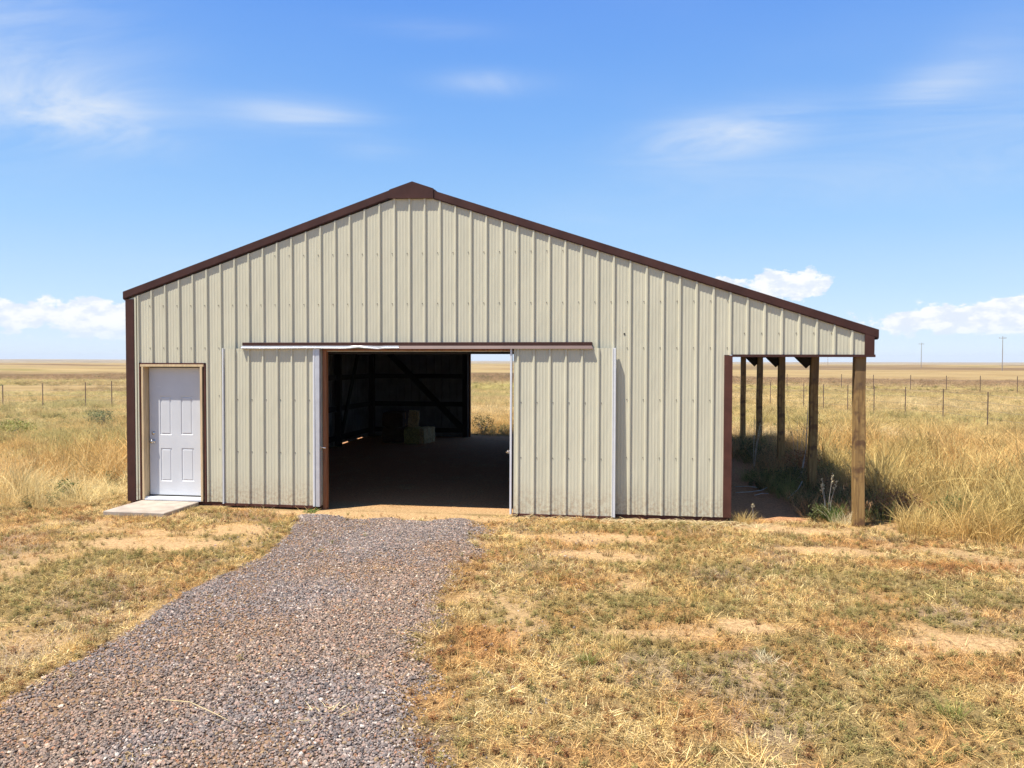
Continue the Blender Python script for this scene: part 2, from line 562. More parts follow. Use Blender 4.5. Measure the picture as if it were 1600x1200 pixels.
# ------------------------------------------------------------------ ground: one sheet out to the horizon
def axis(lo_far, lo, hi, hi_far, step, k=1.085):
    a = list(np.arange(lo, hi, step))
    s = step
    p = hi
    right = []
    while p < hi_far:
        right.append(p)
        s *= k
        p += s
    right.append(hi_far)
    s = step
    p = lo - step
    left = []
    while p > lo_far:
        left.append(p)
        s *= k
        p -= s
    left.append(lo_far)
    return np.array(left[::-1] + a + right)


gx = axis(-7000, -3.5, 14.5, 7000, 0.075)
gy = axis(-400, -8.6, 3.0, 7500, 0.075)
GX, GY = np.meshgrid(gx, gy)
GZ = ground_h(GX, GY)
nx, ny = len(gx), len(gy)
verts = np.stack([GX, GY, GZ], -1).reshape(-1, 3)
ii = (np.arange(ny - 1)[:, None] * nx + np.arange(nx - 1)[None, :]).reshape(-1)
quads = np.stack([ii, ii + 1, ii + nx + 1, ii + nx], -1)
gme = bpy.data.meshes.new('ground')
gme.vertices.add(len(verts))
gme.vertices.foreach_set('co', verts.reshape(-1))
gme.loops.add(quads.size)
gme.loops.foreach_set('vertex_index', quads.reshape(-1).astype(np.int32))
gme.polygons.add(len(quads))
gme.polygons.foreach_set('loop_start', np.arange(0, quads.size, 4, dtype=np.int32))
gme.polygons.foreach_set('use_smooth', np.ones(len(quads), dtype=bool))
gme.update(calc_edges=True)

g, bare, green, rust, grey = masks(GX, GY)
SAND = (0.48, 0.325, 0.175)
STRAW = (0.27, 0.19, 0.09)
c = np.zeros(GX.shape + (3,)) + np.array(STRAW)
c = mixc(c, (0.23, 0.185, 0.085), green * 0.8)
c = mixc(c, (0.38, 0.20, 0.085), rust * 0.7)
c = mixc(c, (0.25, 0.185, 0.14), grey * 0.6)
c = mixc(c, SAND, bare)
tm = tall_mask(GX, GY)
c = mixc(c, (0.27, 0.185, 0.08), tm * 0.8)
c = mixc(c, (0.10, 0.070, 0.055), g)
c = mixc(c, (0.30, 0.20, 0.13), g * fines(GX, GY))
c = mixc(c, (0.46, 0.25, 0.135), lean_dirt(GX, GY))
bi = barn_in(GX, GY)
c = mixc(c, (0.62, 0.29, 0.135), bi * sst(GY, 0.0, 0.6))
c = mixc(c, SAND, bi * (1 - sst(GY, 0.3, 0.9)) * 0.8)
dd = np.hypot(GX - 7.6, GY + 11.2)
alpha = sst(dd, 25, 70)
att = gme.attributes.new('patch', 'FLOAT_COLOR', 'POINT')
rgba = np.concatenate([c, alpha[..., None]], -1).reshape(-1, 4)
att.data.foreach_set('color', rgba.reshape(-1).astype(np.float32))

gm = bpy.data.materials.new('prairie_ground')
gm.use_nodes = True
t = NT(gm.node_tree)
at = t.n('ShaderNodeAttribute', attribute_name='patch')
pos = t.n('ShaderNodeNewGeometry').outputs['Position']
sx = t.n('ShaderNodeSeparateXYZ')
t.put(sx.inputs[0], pos)
near = at.outputs['Color']
nf = t.noise(pos, 28.0, 6, 0.7)
nf2 = t.noise(pos, 120.0, 4, 0.75)
near = t.mix(t.maprange(nf2, 0.50, 0.62, 0, 0.8), near, t.mix(1.0, near, (0.38, 0.34, 0.30), 'MULTIPLY'))
near = t.mix(t.maprange(nf, 0.3, 0.72, 0, 1), t.mix(1.0, near, (0.62, 0.58, 0.52), 'MULTIPLY'), t.mix(1.0, near, (1.22, 1.2, 1.15), 'MULTIPLY'))
# open field seen from afar: drifts of straw, olive and red-brown grasses
b1 = t.noise(t.comb(t.m('MULTIPLY', sx.outputs[0], 0.010), t.m('MULTIPLY', sx.outputs[1], 0.022), 0.0), 1.0, 7, 0.62, dist=0.4)
b2 = t.noise(t.comb(t.m('MULTIPLY', sx.outputs[0], 0.05), t.m('MULTIPLY', sx.outputs[1], 0.09), 4.0), 1.0, 8, 0.7)
b3 = t.noise(t.comb(t.m('MULTIPLY', sx.outputs[0], 0.003), t.m('MULTIPLY', sx.outputs[1], 0.0055), 9.0), 1.0, 6, 0.6)
farc = t.ramp(b1, [(0.30, (0.20, 0.115, 0.055)), (0.42, (0.36, 0.255, 0.115)), (0.52, (0.42, 0.31, 0.145)), (0.60, (0.28, 0.23, 0.085)), (0.75, (0.40, 0.30, 0.15))])
farc = t.mix(t.maprange(b3, 0.50, 0.62, 0, 0.75), farc, (0.17, 0.105, 0.055))
fy = t.m('ADD', sx.outputs[1], t.m('MULTIPLY', t.m('SUBTRACT', b2, 0.5), 60.0))
dband = t.m('MULTIPLY', t.maprange(fy, 72.0, 84.0), t.maprange(fy, 120.0, 150.0, 1.0, 0.0))
farc = t.mix(t.m('MULTIPLY', dband, t.maprange(t.noise(t.comb(t.m('MULTIPLY', sx.outputs[0], 0.03), t.m('MULTIPLY', sx.outputs[1], 0.15), 2.0), 1.0, 5, 0.6), 0.35, 0.6, 0.25, 0.9)), farc, (0.16, 0.095, 0.05))
farc = t.mix(1.0, farc, (0.84, 0.82, 0.80), 'MULTIPLY')
farc = t.mix(t.maprange(b2, 0.35, 0.7, 0, 0.55), farc, t.mix(1.0, farc, (0.55, 0.55, 0.5), 'MULTIPLY'))
cc = t.mix(at.outputs['Alpha'], near, farc)
gb_ = t.n('ShaderNodeBsdfPrincipled')
t.put(gb_.inputs['Base Color'], cc)
gb_.inputs['Roughness'].default_value = 0.95
gb_.inputs['Specular IOR Level'].default_value = 0.1
bn = t.n('ShaderNodeBump')
bn.inputs['Strength'].default_value = 0.7
bn.inputs['Distance'].default_value = 0.02
t.put(bn.inputs['Height'], t.noise(pos, 35.0, 6, 0.7))
t.put(gb_.inputs['Normal'], bn.outputs[0])
go = t.n('ShaderNodeOutputMaterial')
t.t.links.new(gb_.outputs[0], go.inputs[0])
gme.materials.append(gm)
ground = bpy.data.objects.new('ground', gme)
COL.objects.link(ground)
tag(ground, kind='structure')

# ------------------------------------------------------------------ the barn
XL, XR, XM = -0.155, 10.83, 8.97       # outer left, outer right of the lean-to, right wall of the main barn
DEP = 11.42
RX, RZ = 4.425, 4.70                    # ridge on the siding plane
SL = 1.0 / 3.0


def roofline(x):
    return RZ - abs(x - RX) * (0.334 if x < RX else 0.331)


PITCH, R0 = 0.2286, 0.035


def prof_pts(a, b):
    pts = {a: None, b: None}
    k0, k1 = int((a - R0) / PITCH) - 2, int((b - R0) / PITCH) + 2
    out = []
    for k in range(k0, k1 + 1):
        cx = R0 + k * PITCH
        out += [(cx - 0.025, 0), (cx - 0.010, 0.024), (cx + 0.010, 0.024), (cx + 0.022, 0)]
        for q in (0.30, 0.50, 0.70):
            m = cx + PITCH * q
            out += [(m - 0.013, 0), (m - 0.004, 0.0021), (m + 0.004, 0.0021), (m + 0.013, 0)]
    return out


def prof_h(x, pts):
    xs = [p[0] for p in pts]
    hs = [p[1] for p in pts]
    return float(np.interp(x, xs, hs))


def sheet(name, x0, x1, zb, zt, xf, mats, parent, holes=(), extra=()):
    """ribbed steel sheet from x0 to x1, zb()..zt(), with rectangular holes; xf maps (x, out, z) to the world"""
    pts = prof_pts(x0, x1)
    bps = {round(x0, 5), round(x1, 5)}
    for p in pts:
        if x0 < p[0] < x1:
            bps.add(round(p[0], 5))
    for h in holes:
        for e in h[:2]:
            if x0 < e < x1:
                bps.add(round(e, 5))
    for e in extra:
        if x0 < e < x1:
            bps.add(round(e, 5))
    bps = sorted(bps)
    v, f, mi = [], [], []
    for a, b in zip(bps[:-1], bps[1:]):
        if b - a < 1e-5:
            continue
        mid = (a + b) / 2
        segs = [(zb(a), zb(b), zt(a), zt(b))]
        for (h0, h1, hz0, hz1) in holes:
            if h0 < mid < h1:
                new = []
                for (b0, b1, t0, t1) in segs:
                    if hz0 > max(b0, b1):
                        new.append((b0, b1, hz0, hz0))
                    if hz1 < min(t0, t1):
                        new.append((max(b0, hz1), max(b1, hz1), t0, t1))
                segs = new
        ha, hb = prof_h(a, pts), prof_h(b, pts)
        for (b0, b1, t0, t1) in segs:
            if t0 - b0 < 1e-4 and t1 - b1 < 1e-4:
                continue
            k = len(v)
            v += [xf(a, ha, b0), xf(b, hb, b1), xf(b, hb, t1), xf(a, ha, t0)]
            f.append((k, k + 1, k + 2, k + 3))
            mi.append(0)
            k = len(v)
            v += [xf(a, ha - 0.004, b0), xf(b, hb - 0.004, b1), xf(b, hb - 0.004, t1), xf(a, ha - 0.004, t0)]
            f.append((k + 3, k + 2, k + 1, k))
            mi.append(1)
    o = obj(name, v, f, mats, parent)
    o.data.polygons.foreach_set('material_index', mi)
    return o


barn = empty('metal_barn', (0, 0, 0), label='beige ribbed steel barn with brown trim, open sliding doors and post lean-to', cat='barn')
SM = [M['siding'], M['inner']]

# front wall, sheet by sheet (three feet each)
front_holes = [(0.050, 1.152, -1, 2.158), (3.085, 5.93, -1, 2.335), (8.872, 12, -1, 2.290)]
edges = [-0.13] + [R0 + PITCH * 4 * k - 0.045 for k in range(0, 12)] + [10.75]
for a, b in zip(edges[:-1], edges[1:]):
    sheet('siding_panel', a, b, lambda x: 0.028, lambda x: roofline(x) - 0.03, lambda x, h, z: (x, -h, z), SM, barn, front_holes, extra=(RX,))
# side walls
for xw, sgn, zt in ((XL + 0.03, -1, 3.03), (XM - 0.02, 1, 3.02)):
    n = 12
    for k in range(n + 1):
        a, b = 0.06 + k * 4 * PITCH, min(0.06 + (k + 1) * 4 * PITCH, DEP - 0.03)
        if b <= a:
            continue
        zb = 0.03
        hol = []
        if sgn < 0:
            hol = []
            zb = 0.0 if True else zb
        sheet('side_panel', a, b, lambda y: (-0.012 if (sgn < 0 and (8.7 < y < 9.55 or 10.3 < y < 10.75)) else -0.06), lambda y: zt, (lambda x, h, z, xw=xw, sgn=sgn: (xw + sgn * h, x, z)), SM, barn)
# back wall
bedges = [-0.13] + [R0 + PITCH * 4 * k - 0.045 for k in range(0, 10)] + [XM]
for a, b in zip(bedges[:-1], bedges[1:]):
    sheet('back_panel', a, b, lambda x: -0.06, lambda x: roofline(x) - 0.03, lambda x, h, z: (x, DEP + h, z), SM, barn, [(2.945, 5.9, -1, 2.415)], extra=(RX,))

# roof: sheets three feet wide running down each slope
ang = math.atan(SL)
ca, sa_ = math.cos(ang), math.sin(ang)
LL = (RX - (XL - 0.03)) / ca
LR = (XR + 0.03 - RX) / ca
BR = [M['brown'], M['inner']]
for k in range(13):
    a, b = 0.006 + k * 4 * PITCH, min(0.006 + (k + 1) * 4 * PITCH, DEP + 0.03)
    if b <= a:
        continue
    sheet('roof_panel', a, b, lambda y: 0.0, lambda y: LL, lambda y, h, s: (RX - s * ca - h * sa_, y, 4.70 - s * sa_ + h * ca), BR, barn)
    sheet('roof_panel', a, b, lambda y: 0.0, lambda y: LR, lambda y, h, s: (RX + s * ca + h * sa_, y, 4.70 - s * sa_ + h * ca), BR, barn)

# rake trim along the gable, brown: face plus a small lower lip
def rake(x0, x1, z0, z1, yo=-0.034):
    mb = MB()
    hgt = 0.108
    mb.prism([(x0, z0), (x1, z1), (x1, z1 - hgt), (x0, z0 - hgt)], yo, 0.0)
    mb.prism([(x0, z0 - hgt), (x1, z1 - hgt), (x1, z1 - hgt - 0.014), (x0, z0 - hgt - 0.014)], yo + 0.008, 0.0)
    mb.build('rake_trim', M['brown'], barn)


for (xa_, xb_, za_, zb_, cuts) in ((-0.205, 4.10, 3.262, 4.702, (0, 0.62, 1)), (4.745, 10.885, 4.672, 2.632, (0, 0.45, 0.88, 1))):
    for q, (t0, t1) in enumerate(zip(cuts[:-1], cuts[1:])):
        t1 = min(1.0, t1 + 0.008)
        rake(xa_ + (xb_ - xa_) * t0, xa_ + (xb_ - xa_) * t1, za_ + (zb_ - za_) * t0, za_ + (zb_ - za_) * t1, yo=-0.034 - 0.003 * (q % 2))
mb = MB()
mb.prism([(4.425, 4.812), (4.742, 4.702), (4.742, 4.560), (4.08, 4.574), (4.08, 4.702)], -0.046, 0.0)
mb.build('ridge_end_cap', M['brown'], barn)
mb = MB()
mb.add([(4.06, 0.0, 4.69), (4.425, 0.0, 4.812), (4.76, 0.0, 4.69), (4.06, DEP + .05, 4.69), (4.425, DEP + .05, 4.812), (4.76, DEP + .05, 4.69),
        (4.06, 0.0, 4.67), (4.425, 0.0, 4.79), (4.76, 0.0, 4.67), (4.06, DEP + .05, 4.67), (4.425, DEP + .05, 4.79), (4.76, DEP + .05, 4.67)],
       [(0, 1, 4, 3), (1, 2, 5, 4), (6, 9, 10, 7), (7, 10, 11, 8), (0, 6, 7, 1), (1, 7, 8, 2), (3, 4, 10, 9), (4, 5, 11, 10), (0, 3, 9, 6), (2, 8, 11, 5)])
mb.build('ridge_cap', M['brown'], barn)
MB().box(-0.205, -0.185, 0.0, DEP, 3.13, 3.25).build('eave_trim', M['brown'], barn)
MB().box(10.862, 10.882, 0.0, DEP, 2.50, 2.62).build('eave_trim', M['brown'], barn)
# corner trims
MB().box(XL - 0.012, -0.028, -0.03, -0.001, 0.0, 3.145).box(XL - 0.012, XL + 0.0, -0.001, 0.12, 0.0, 3.145).build('corner_trim', M['brown'], barn)
MB().box(-0.022, 0.004, -0.024, -0.001, 0.02, 3.17).build('corner_trim_edge', M['siding'], barn)
MB().box(8.872, 8.982, -0.028, 0.0, 0.03, 2.284).box(8.972, 8.984, 0.0, 0.16, 0.03, 2.284).build('corner_trim', M['jtrim'], barn)
MB().prism([(10.712, 2.297), (10.832, 2.297), (10.832, 2.545), (10.712, 2.585)], -0.032, 0.03).build('corner_trim', M['brown'], barn)
MB().box(8.984, 10.845, -0.036, 0.03, 2.262, 2.297).build('header_trim', M['brown'], barn)
MB().box(-0.14, 3.07, 0.01, 0.05, -0.12, 0.045).build('splash_board', M['jtrim'], barn)
MB().box(5.95, 8.96, 0.01, 0.05, -0.12, 0.045).build('splash_board', M['jtrim'], barn)

# screws: rows of small heads beside each rib
sc = MB()
for k in range(47):
    x = R0 - 0.040 + PITCH * k
    for z in (0.84, 1.66, 2.39, 3.04, 3.775, 2.59):
        if z > roofline(x) - 0.16:
            continue
        if x < 9 and z == 2.59 or x > 9.0 and z in (2.39, 3.04):
            continue
        if z < 2.2 and (0.0 < x < 1.2 or 1.4 < x < 7.4 or x > 8.86):
            continue
        if 1.4 < x < 7.4 and z == 2.39:
            continue
        if 1.8 < x < 7.1 and 2.36 < z < 2.5:
            continue
        sc.lathe([(0.0075, -0.006), (0.0075, 0.0), (0.004, 0.002)][::-1], (x, -0.001, z), 'y', 6)
scr = sc.build('screws', M['screw'], barn)
tag(scr, kind='stuff')
MB().lathe([(0.004, 0.0), (0.013, -0.004), (0.013, 0.001)], (7.50, -0.003, 2.585), 'y', 8).build('bolt_head', M['slot'], barn)

# ------------------------------------------------ side entry door
MB().box(0.052, 1.150, -0.024, -0.001, 2.135, 2.160).box(0.045, 0.068, -0.024, 0.02, 0.02, 2.160).box(1.128, 1.155, -0.024, 0.02, 0.02, 2.160).build('door_casing', M['jtrim'], barn)
fr = MB()
fr.box(0.088, 0.123, -0.034, 0.15, 0.03, 2.100).box(1.066, 1.102, -0.034, 0.15, 0.03, 2.100).box(0.069, 1.127, -0.034, 0.15, 2.100, 2.134)
fr.build('door_frame', M['pine'], barn, bevel=0.003)
MB().box(0.069, 0.087, 0.006, 0.15, 0.03, 2.10).box(1.103, 1.127, 0.006, 0.15, 0.03, 2.10).build('door_gap_shade', M['slot'], barn)  # dark strips colour in the shadow gap between casing and frame
ed = MB()
D0, D1, DZ0, DZ1, DY = 0.135, 1.054, 0.095, 2.085, 0.10
rects = [(0.315, 0.505, 1.035, 1.640), (0.668, 0.862, 1.041, 1.643), (0.322, 0.508, 0.309, 0.827), (0.674, 0.878, 0.316, 0.832)]
ys_ = DY


def door_face():
    """slab with four embossed panels and two small top lights of pressed steel"""
    v, f = [], []
    xs = sorted({D0, D1} | {r[0] for r in rects} | {r[1] for r in rects})
    zs = sorted({DZ0, DZ1} | {r[2] for r in rects} | {r[3] for r in rects})
    for i in range(len(xs) - 1):
        for j in range(len(zs) - 1):
            a, b, c_, d_ = xs[i], xs[i + 1], zs[j], zs[j + 1]
            mx, mz = (a + b) / 2, (c_ + d_) / 2
            if any(r[0] < mx < r[1] and r[2] < mz < r[3] for r in rects):
                continue
            k = len(v)
            v += [(a, DY, c_), (b, DY, c_), (b, DY, d_), (a, DY, d_)]
            f.append((k, k + 1, k + 2, k + 3))
    for (a, b, c_, d_) in rects:
        rings = [(0.0, 0.0), (0.007, 0.007), (0.020, 0.007), (0.030, 0.0015)]
        loops = []
        for (ins, dep) in rings:
            k = len(v)
            v += [(a + ins, DY + dep, c_ + ins), (b - ins, DY + dep, c_ + ins), (b - ins, DY + dep, d_ - ins), (a + ins, DY + dep, d_ - ins)]
            loops.append(k)
        for l0, l1 in zip(loops[:-1], loops[1:]):
            for q in range(4):
                q2 = (q + 1) % 4
                f.append((l0 + q, l0 + q2, l1 + q2, l1 + q))
        k = loops[-1]
        f.append((k, k + 1, k + 2, k + 3))
    return v, f


dv, df = door_face()
slab_mb = MB().add(dv, df)
slab_mb.box(D0, D1, DY + 0.012, DY + 0.044, DZ0, DZ1)
slab_mb.box(D0, D0 + 0.001, DY, DY + 0.012, DZ0, DZ1).box(D1 - 0.001, D1, DY, DY + 0.012, DZ0, DZ1)
edoor = obj('entry_door', slab_mb.v, slab_mb.f, M['door'], barn)
tag(edoor, label='white steel entry door with four pressed panels')
MB().lathe([(0.012, -0.002), (0.030, -0.004), (0.030, -0.008), (0.012, -0.012), (0.011, -0.03), (0.026, -0.038), (0.030, -0.052), (0.024, -0.066), (0.008, -0.071)], (0.200, DY, 0.932), 'y', 20).build('knob', M['chrome'], edoor, smooth=True)
MB().lathe([(0.020, -0.001), (0.027, -0.004), (0.027, -0.012), (0.018, -0.019), (0.004, -0.020)], (0.203, DY, 1.058), 'y', 20).build('deadbolt', M['chrome'], edoor, smooth=True)
MB().box(0.27, 0.33, DY - 0.002, DY - 0.0005, 1.782, 1.790).build('painted_highlight', M['white'], edoor)  # thin white strip paints a small highlight on the door
MB().box(0.088, 1.102, -0.03, 0.16, 0.028, 0.055).box(0.124, 1.065, -0.0, 0.16, 0.0552, 0.075).build('threshold', M['white'], barn)
MB().box(0.124, 1.065, 0.09, 0.15, 0.0755, 0.092).build('door_sweep', M['slot'], barn)
MB().box(0.03, 1.2, 0.152, 0.17, 0.0, 2.2).build('door_backing', M['slot'], barn)

# ------------------------------------------------ sliding doors, track and opening trim
def slide_door(x0, x1, z0, z1, ytop, ybot, wide_left, wide_right, ribs, lab):
    d = empty('sliding_door', (0, 0, 0))
    d.parent = barn
    d['label'] = lab
    H = z1 - z0

    def yy(z):
        return ybot + (ytop - ybot) * (z - z0) / H
    sheet('door_panel', x0, x1, lambda x: z0 + 0.012, lambda x: z1, lambda x, h, z: (x + ribs, yy(z) - h, z), SM, d)
    for i in range(1, 2):
        pass
    # channel frame at both sides and along the foot
    for (a, b) in wide_left + wide_right:
        mbx = MB()
        n = b - a
        vs = []
        for (z) in (z0 - 0.0, z1):
            y = yy(z)
            vs += [(a, y - 0.026, z), (b, y - 0.026, z), (b, y + 0.035, z), (a, y + 0.035, z)]
        mbx.add(vs, [(0, 3, 2, 1), (4, 5, 6, 7), (0, 1, 5, 4), (1, 2, 6, 5), (2, 3, 7, 6), (3, 0, 4, 7)])
        mbx.build('edge_channel', M['white'] if n < 0.05 else M['galv'], d, bevel=0.002)
    mbx = MB()
    y = yy(z0)
    mbx.box(x0 + 0.01, x1 - 0.01, y - 0.015, y + 0.03, z0 - 0.025, z0 + 0.011)
    mbx.build('bottom_rail', M['jtrim'], d)
    fr_ = MB()
    for zc in (0.5, 1.2, 1.9):
        fr_.box(x0 + 0.04, x1 - 0.04, yy(zc) + 0.006, yy(zc) + 0.035, zc, zc + 0.08)
    fr_.build('inner_girt', M['dark_wood'], d)
    s_ = MB()
    for zc in (0.82, 1.61):
        k = int((x0 - R0) / PITCH)
        while True:
            x = R0 + PITCH * k + ribs + 0.045
            k += 1
            if x > x1 - 0.03:
                break
            if x < x0 + 0.03:
                continue
            s_.lathe([(0.004, -0.006), (0.0075, -0.004), (0.0075, 0.001)], (x, yy(zc) - 0.001, zc), 'y', 6)
    so = s_.build('screws', M['screw'], d)
    tag(so, kind='stuff')
    return d


ld = slide_door(1.487, 2.93, 0.020, 2.380, -0.075, -0.090, [(1.470, 1.490)], [(2.915, 2.942), (2.962, 3.018)], 0.03, 'left sliding door leaf, closer to the white entry door')
mbx = MB()
mbx.box(2.943, 2.961, -0.098, -0.05, 0.02, 2.375)
mbx.build('channel_web', M['galv'], ld)
rd = slide_door(5.915, 7.335, 0.004, 2.385, -0.075, -0.118, [(5.885, 5.912)], [(7.338, 7.352), (7.356, 7.386)], 0.02, 'right sliding door leaf, its foot swung slightly off the wall')
for (dd_, x, y) in ((ld, 3.02, -0.06), (rd, 5.882, -0.09)):
    hb = MB()
    hb.tube([(x, y - 0.03, 0.90), (x + (0.045 if x < 4 else -0.03), y - 0.045, 0.905), (x + (0.085 if x < 4 else -0.04), y - 0.03, 0.895)], [0.007, 0.010, 0.016], 8)
    hb.box(x - 0.03, x + 0.01, y - 0.035, y - 0.022, 0.875, 0.925)
    hb.build('latch_handle', M['chrome'], dd_)

tr = MB()
tr.prism([(1.80, 2.420), (7.05, 2.420), (7.05, 2.470), (1.80, 2.470)], -0.105, -0.004)
tr.build('track_cover', M['brown'], barn, bevel=0.002)
mb = MB()
xa, xb = 4.22, 7.068
mb.add([(xa, -0.106, 2.419), (xb - .02, -0.106, 2.419), (xb, -0.128, 2.374), (xa, -0.128, 2.374), (xa, -0.004, 2.419), (xb - .02, -0.004, 2.419), (xb, -0.004, 2.374), (xa, -0.004, 2.374)],
       [(0, 1, 2, 3), (7, 6, 5, 4), (0, 4, 5, 1), (1, 5, 6, 2), (2, 6, 7, 3), (3, 7, 4, 0)])
mb.build('track_lip', M['brown_light'], barn)
mb = MB()   # bare rail at the left, its lip bent near the middle
n = 40
vs, fs = [], []
rail = [(-0.100, 2.419), (-0.116, 2.413), (-0.118, 2.395), (-0.130, 2.388), (-0.128, 2.376), (-0.06, 2.374)]
for i in range(n + 1):
    x = 1.79 + (4.24 - 1.79) * i / n
    dent = 0.016 * math.exp(-((x - 3.62) / 0.11) ** 2) - 0.010 * math.exp(-((x - 3.92) / 0.07) ** 2)
    for (y, z) in rail:
        k = 1.0 if z < 2.40 else 0.3
        vs.append((x, y - dent * 0.6 * k, z + dent * k + 0.002 * math.sin(x * 5) * k))
m_ = len(rail)
for i in range(n):
    for j in range(m_ - 1):
        fs.append((i * m_ + j, (i + 1) * m_ + j, (i + 1) * m_ + j + 1, i * m_ + j + 1))
mb.add(vs, fs)
tr_ = mb.build('track_rail', M['galv'], barn)
sol = tr_.modifiers.new('thick', 'SOLIDIFY')
sol.thickness = 0.003

jb = MB().box(3.035, 3.095, -0.028, 0.055, -0.06, 2.345)
jb.build('door_jamb', M['cedar'], barn, bevel=0.003)
MB().box(5.925, 5.985, -0.028, 0.055, -0.06, 2.345).build('door_jamb', M['cedar'], barn, bevel=0.003)
MB().box(3.035, 5.985, -0.030, 0.055, 2.346, 2.373).build('door_header', M['cedar'], barn, bevel=0.003)
MB().box(3.07, 5.96, 0.06, 0.17, 2.30, 2.52).build('header_beam', M['dark_wood'], barn, bevel=0.004)
MB().box(2.90, 2.944, DEP - 0.03, DEP + 0.05, -0.05, 2.45).build('door_jamb', M['cedar'], barn, bevel=0.003)
MB().box(5.90, 5.944, DEP - 0.03, DEP + 0.05, -0.05, 2.45).build('door_jamb', M['cedar'], barn, bevel=0.003)
MB().box(2.944, 5.90, DEP - 0.03, DEP + 0.05, 2.416, 2.45).build('door_header', M['dark_wood'], barn, bevel=0.003)
MB().box(2.86, 2.898, DEP + 0.026, DEP + 0.06, -0.05, 2.42).build('edge_channel', M['galv'], barn)

# ------------------------------------------------ framing seen inside
SP = DEP / 4.0


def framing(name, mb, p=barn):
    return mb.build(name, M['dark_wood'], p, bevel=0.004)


for k in range(5):
    y = min(max(k * SP - 0.07, 0.06), DEP - 0.20)
    framing('wall_post', MB().box(-0.10, 0.06, y, y + 0.14, -0.1, 2.98))
    framing('wall_post', MB().box(8.78, 8.93, y, y + 0.14, -0.1, 2.98))
    framing('truss_chord', MB().box(-0.10, 8.93, y + 0.05, y + 0.09, 2.72, 2.90))
    tl = MB()
    for s in (-1, 1):
        xe = -0.1 if s < 0 else 8.95
        tl.beam((xe, y + 0.115, 2.98), (RX, y + 0.115, 4.45), 0.04, 0.14)
        tl.beam((RX, y + 0.145, 4.3), (RX + s * 2.2, y + 0.145, 2.85), 0.04, 0.09)
    framing('truss_rafter', tl)
for z in (0.10, 0.87, 1.69, 2.36):
    framing('girt', MB().box(-0.07, -0.032, 0.05, DEP - 0.05, z, z + 0.14))
    framing('girt', MB().box(8.86, 8.90, 0.05, DEP - 0.05, z, z + 0.14))
    if z < 2.3:
        framing('girt', MB().box(0.05, 2.89, DEP - 0.09, DEP - 0.05, z, z + 0.14))
        framing('girt', MB().box(5.95, 8.8, DEP - 0.09, DEP - 0.05, z, z + 0.14))
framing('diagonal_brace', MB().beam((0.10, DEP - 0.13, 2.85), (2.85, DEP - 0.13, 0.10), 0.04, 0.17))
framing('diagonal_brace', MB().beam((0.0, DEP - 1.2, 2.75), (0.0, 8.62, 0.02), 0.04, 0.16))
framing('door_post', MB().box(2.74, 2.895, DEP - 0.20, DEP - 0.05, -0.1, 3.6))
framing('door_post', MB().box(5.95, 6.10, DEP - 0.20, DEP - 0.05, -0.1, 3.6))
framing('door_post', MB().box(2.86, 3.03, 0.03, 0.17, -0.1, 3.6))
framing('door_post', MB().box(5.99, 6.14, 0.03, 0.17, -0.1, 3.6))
for k in range(12):                                           # purlins under the roof
    s = 0.3 + k * 0.55
    x1_, x2_ = RX - s * ca, RX + s * ca
    if x1_ > -0.1:
        framing('purlin', MB().box(x1_ - 0.02, x1_ + 0.02, 0.05, DEP - 0.05, 4.655 - s * sa_ - 0.12, 4.655 - s * sa_ - 0.015))
    if x2_ < XR - 0.1:
        framing('purlin', MB().box(x2_ - 0.02, x2_ + 0.02, 0.05, DEP - 0.05, 4.655 - s * sa_ - 0.12, 4.655 - s * sa_ - 0.015))

# ------------------------------------------------ lean-to posts
for k in range(5):
    y0 = 0.012 + k * SP - (0.14 if k == 4 else 0) - (0.0 if k in (0, 4) else 0.07)
    mbp = MB()
    nseg = 8
    vs, fs = [], []
    w0 = 0.070 if k == 0 else 0.066
    for i in range(nseg + 1):
        z = -0.25 + (2.30 + 0.25) * i / nseg if k == 0 else -0.25 + (2.35 + 0.25) * i / nseg
        jx = 0.004 * math.sin(i * 1.7 + k)
        for (sx_, sy_) in ((-1, -1), (1, -1), (1, 1), (-1, 1)):
            vs.append((sx_ * w0 + jx, sy_ * w0, z))
    for i in range(nseg):
        for q in range(4):
            q2 = (q + 1) % 4
            fs.append((i * 4 + q, i * 4 + q2, i * 4 + 4 + q2, i * 4 + 4 + q))
    fs += [(3, 2, 1, 0), (nseg * 4, nseg * 4 + 1, nseg * 4 + 2, nseg * 4 + 3)]
    mbp.add(vs, fs)
    p = mbp.build('post', M['post'], barn, bevel=0.006)
    p.location = (10.682, y0 + 0.07, 0)
    p.rotation_euler = (0, R([-0.3, 0.4, -0.2, 0.2, 0][k]), R([1, -2, 2, 0, 1][k]))
    if k == 0:
        p['label'] = 'front lean-to post of golden treated pine in full sun'
    if k in (1, 2, 3):
        framing('knee_brace', MB().beam((10.63, y0 + 0.06, 2.155), (10.15, y0 + 0.06, 2.635), 0.04, 0.20))
        framing('lean_rafter', MB().beam((8.95, y0 + 0.15, 3.03), (10.80, y0 + 0.15, 2.42), 0.04, 0.14))
framing('eave_girder', MB().box(10.76, 10.80, 0.06, DEP - 0.05, 2.30, 2.45))
framing('eave_girder', MB().box(10.57, 10.61, 0.06, DEP - 0.05, 2.36, 2.51))

# ------------------------------------------------------------------ concrete pad at the entry door
mb = MB()
mb.prism([(0.075, -0.09), (1.035, -0.09), (1.035, 0.025), (0.075, 0.025)], -0.945, -0.036)
pad = mb.build('concrete_pad', M['concrete'], None, bevel=0.010)
tag(pad, label='pale concrete slab lying in front of the white entry door', cat='doorstep')

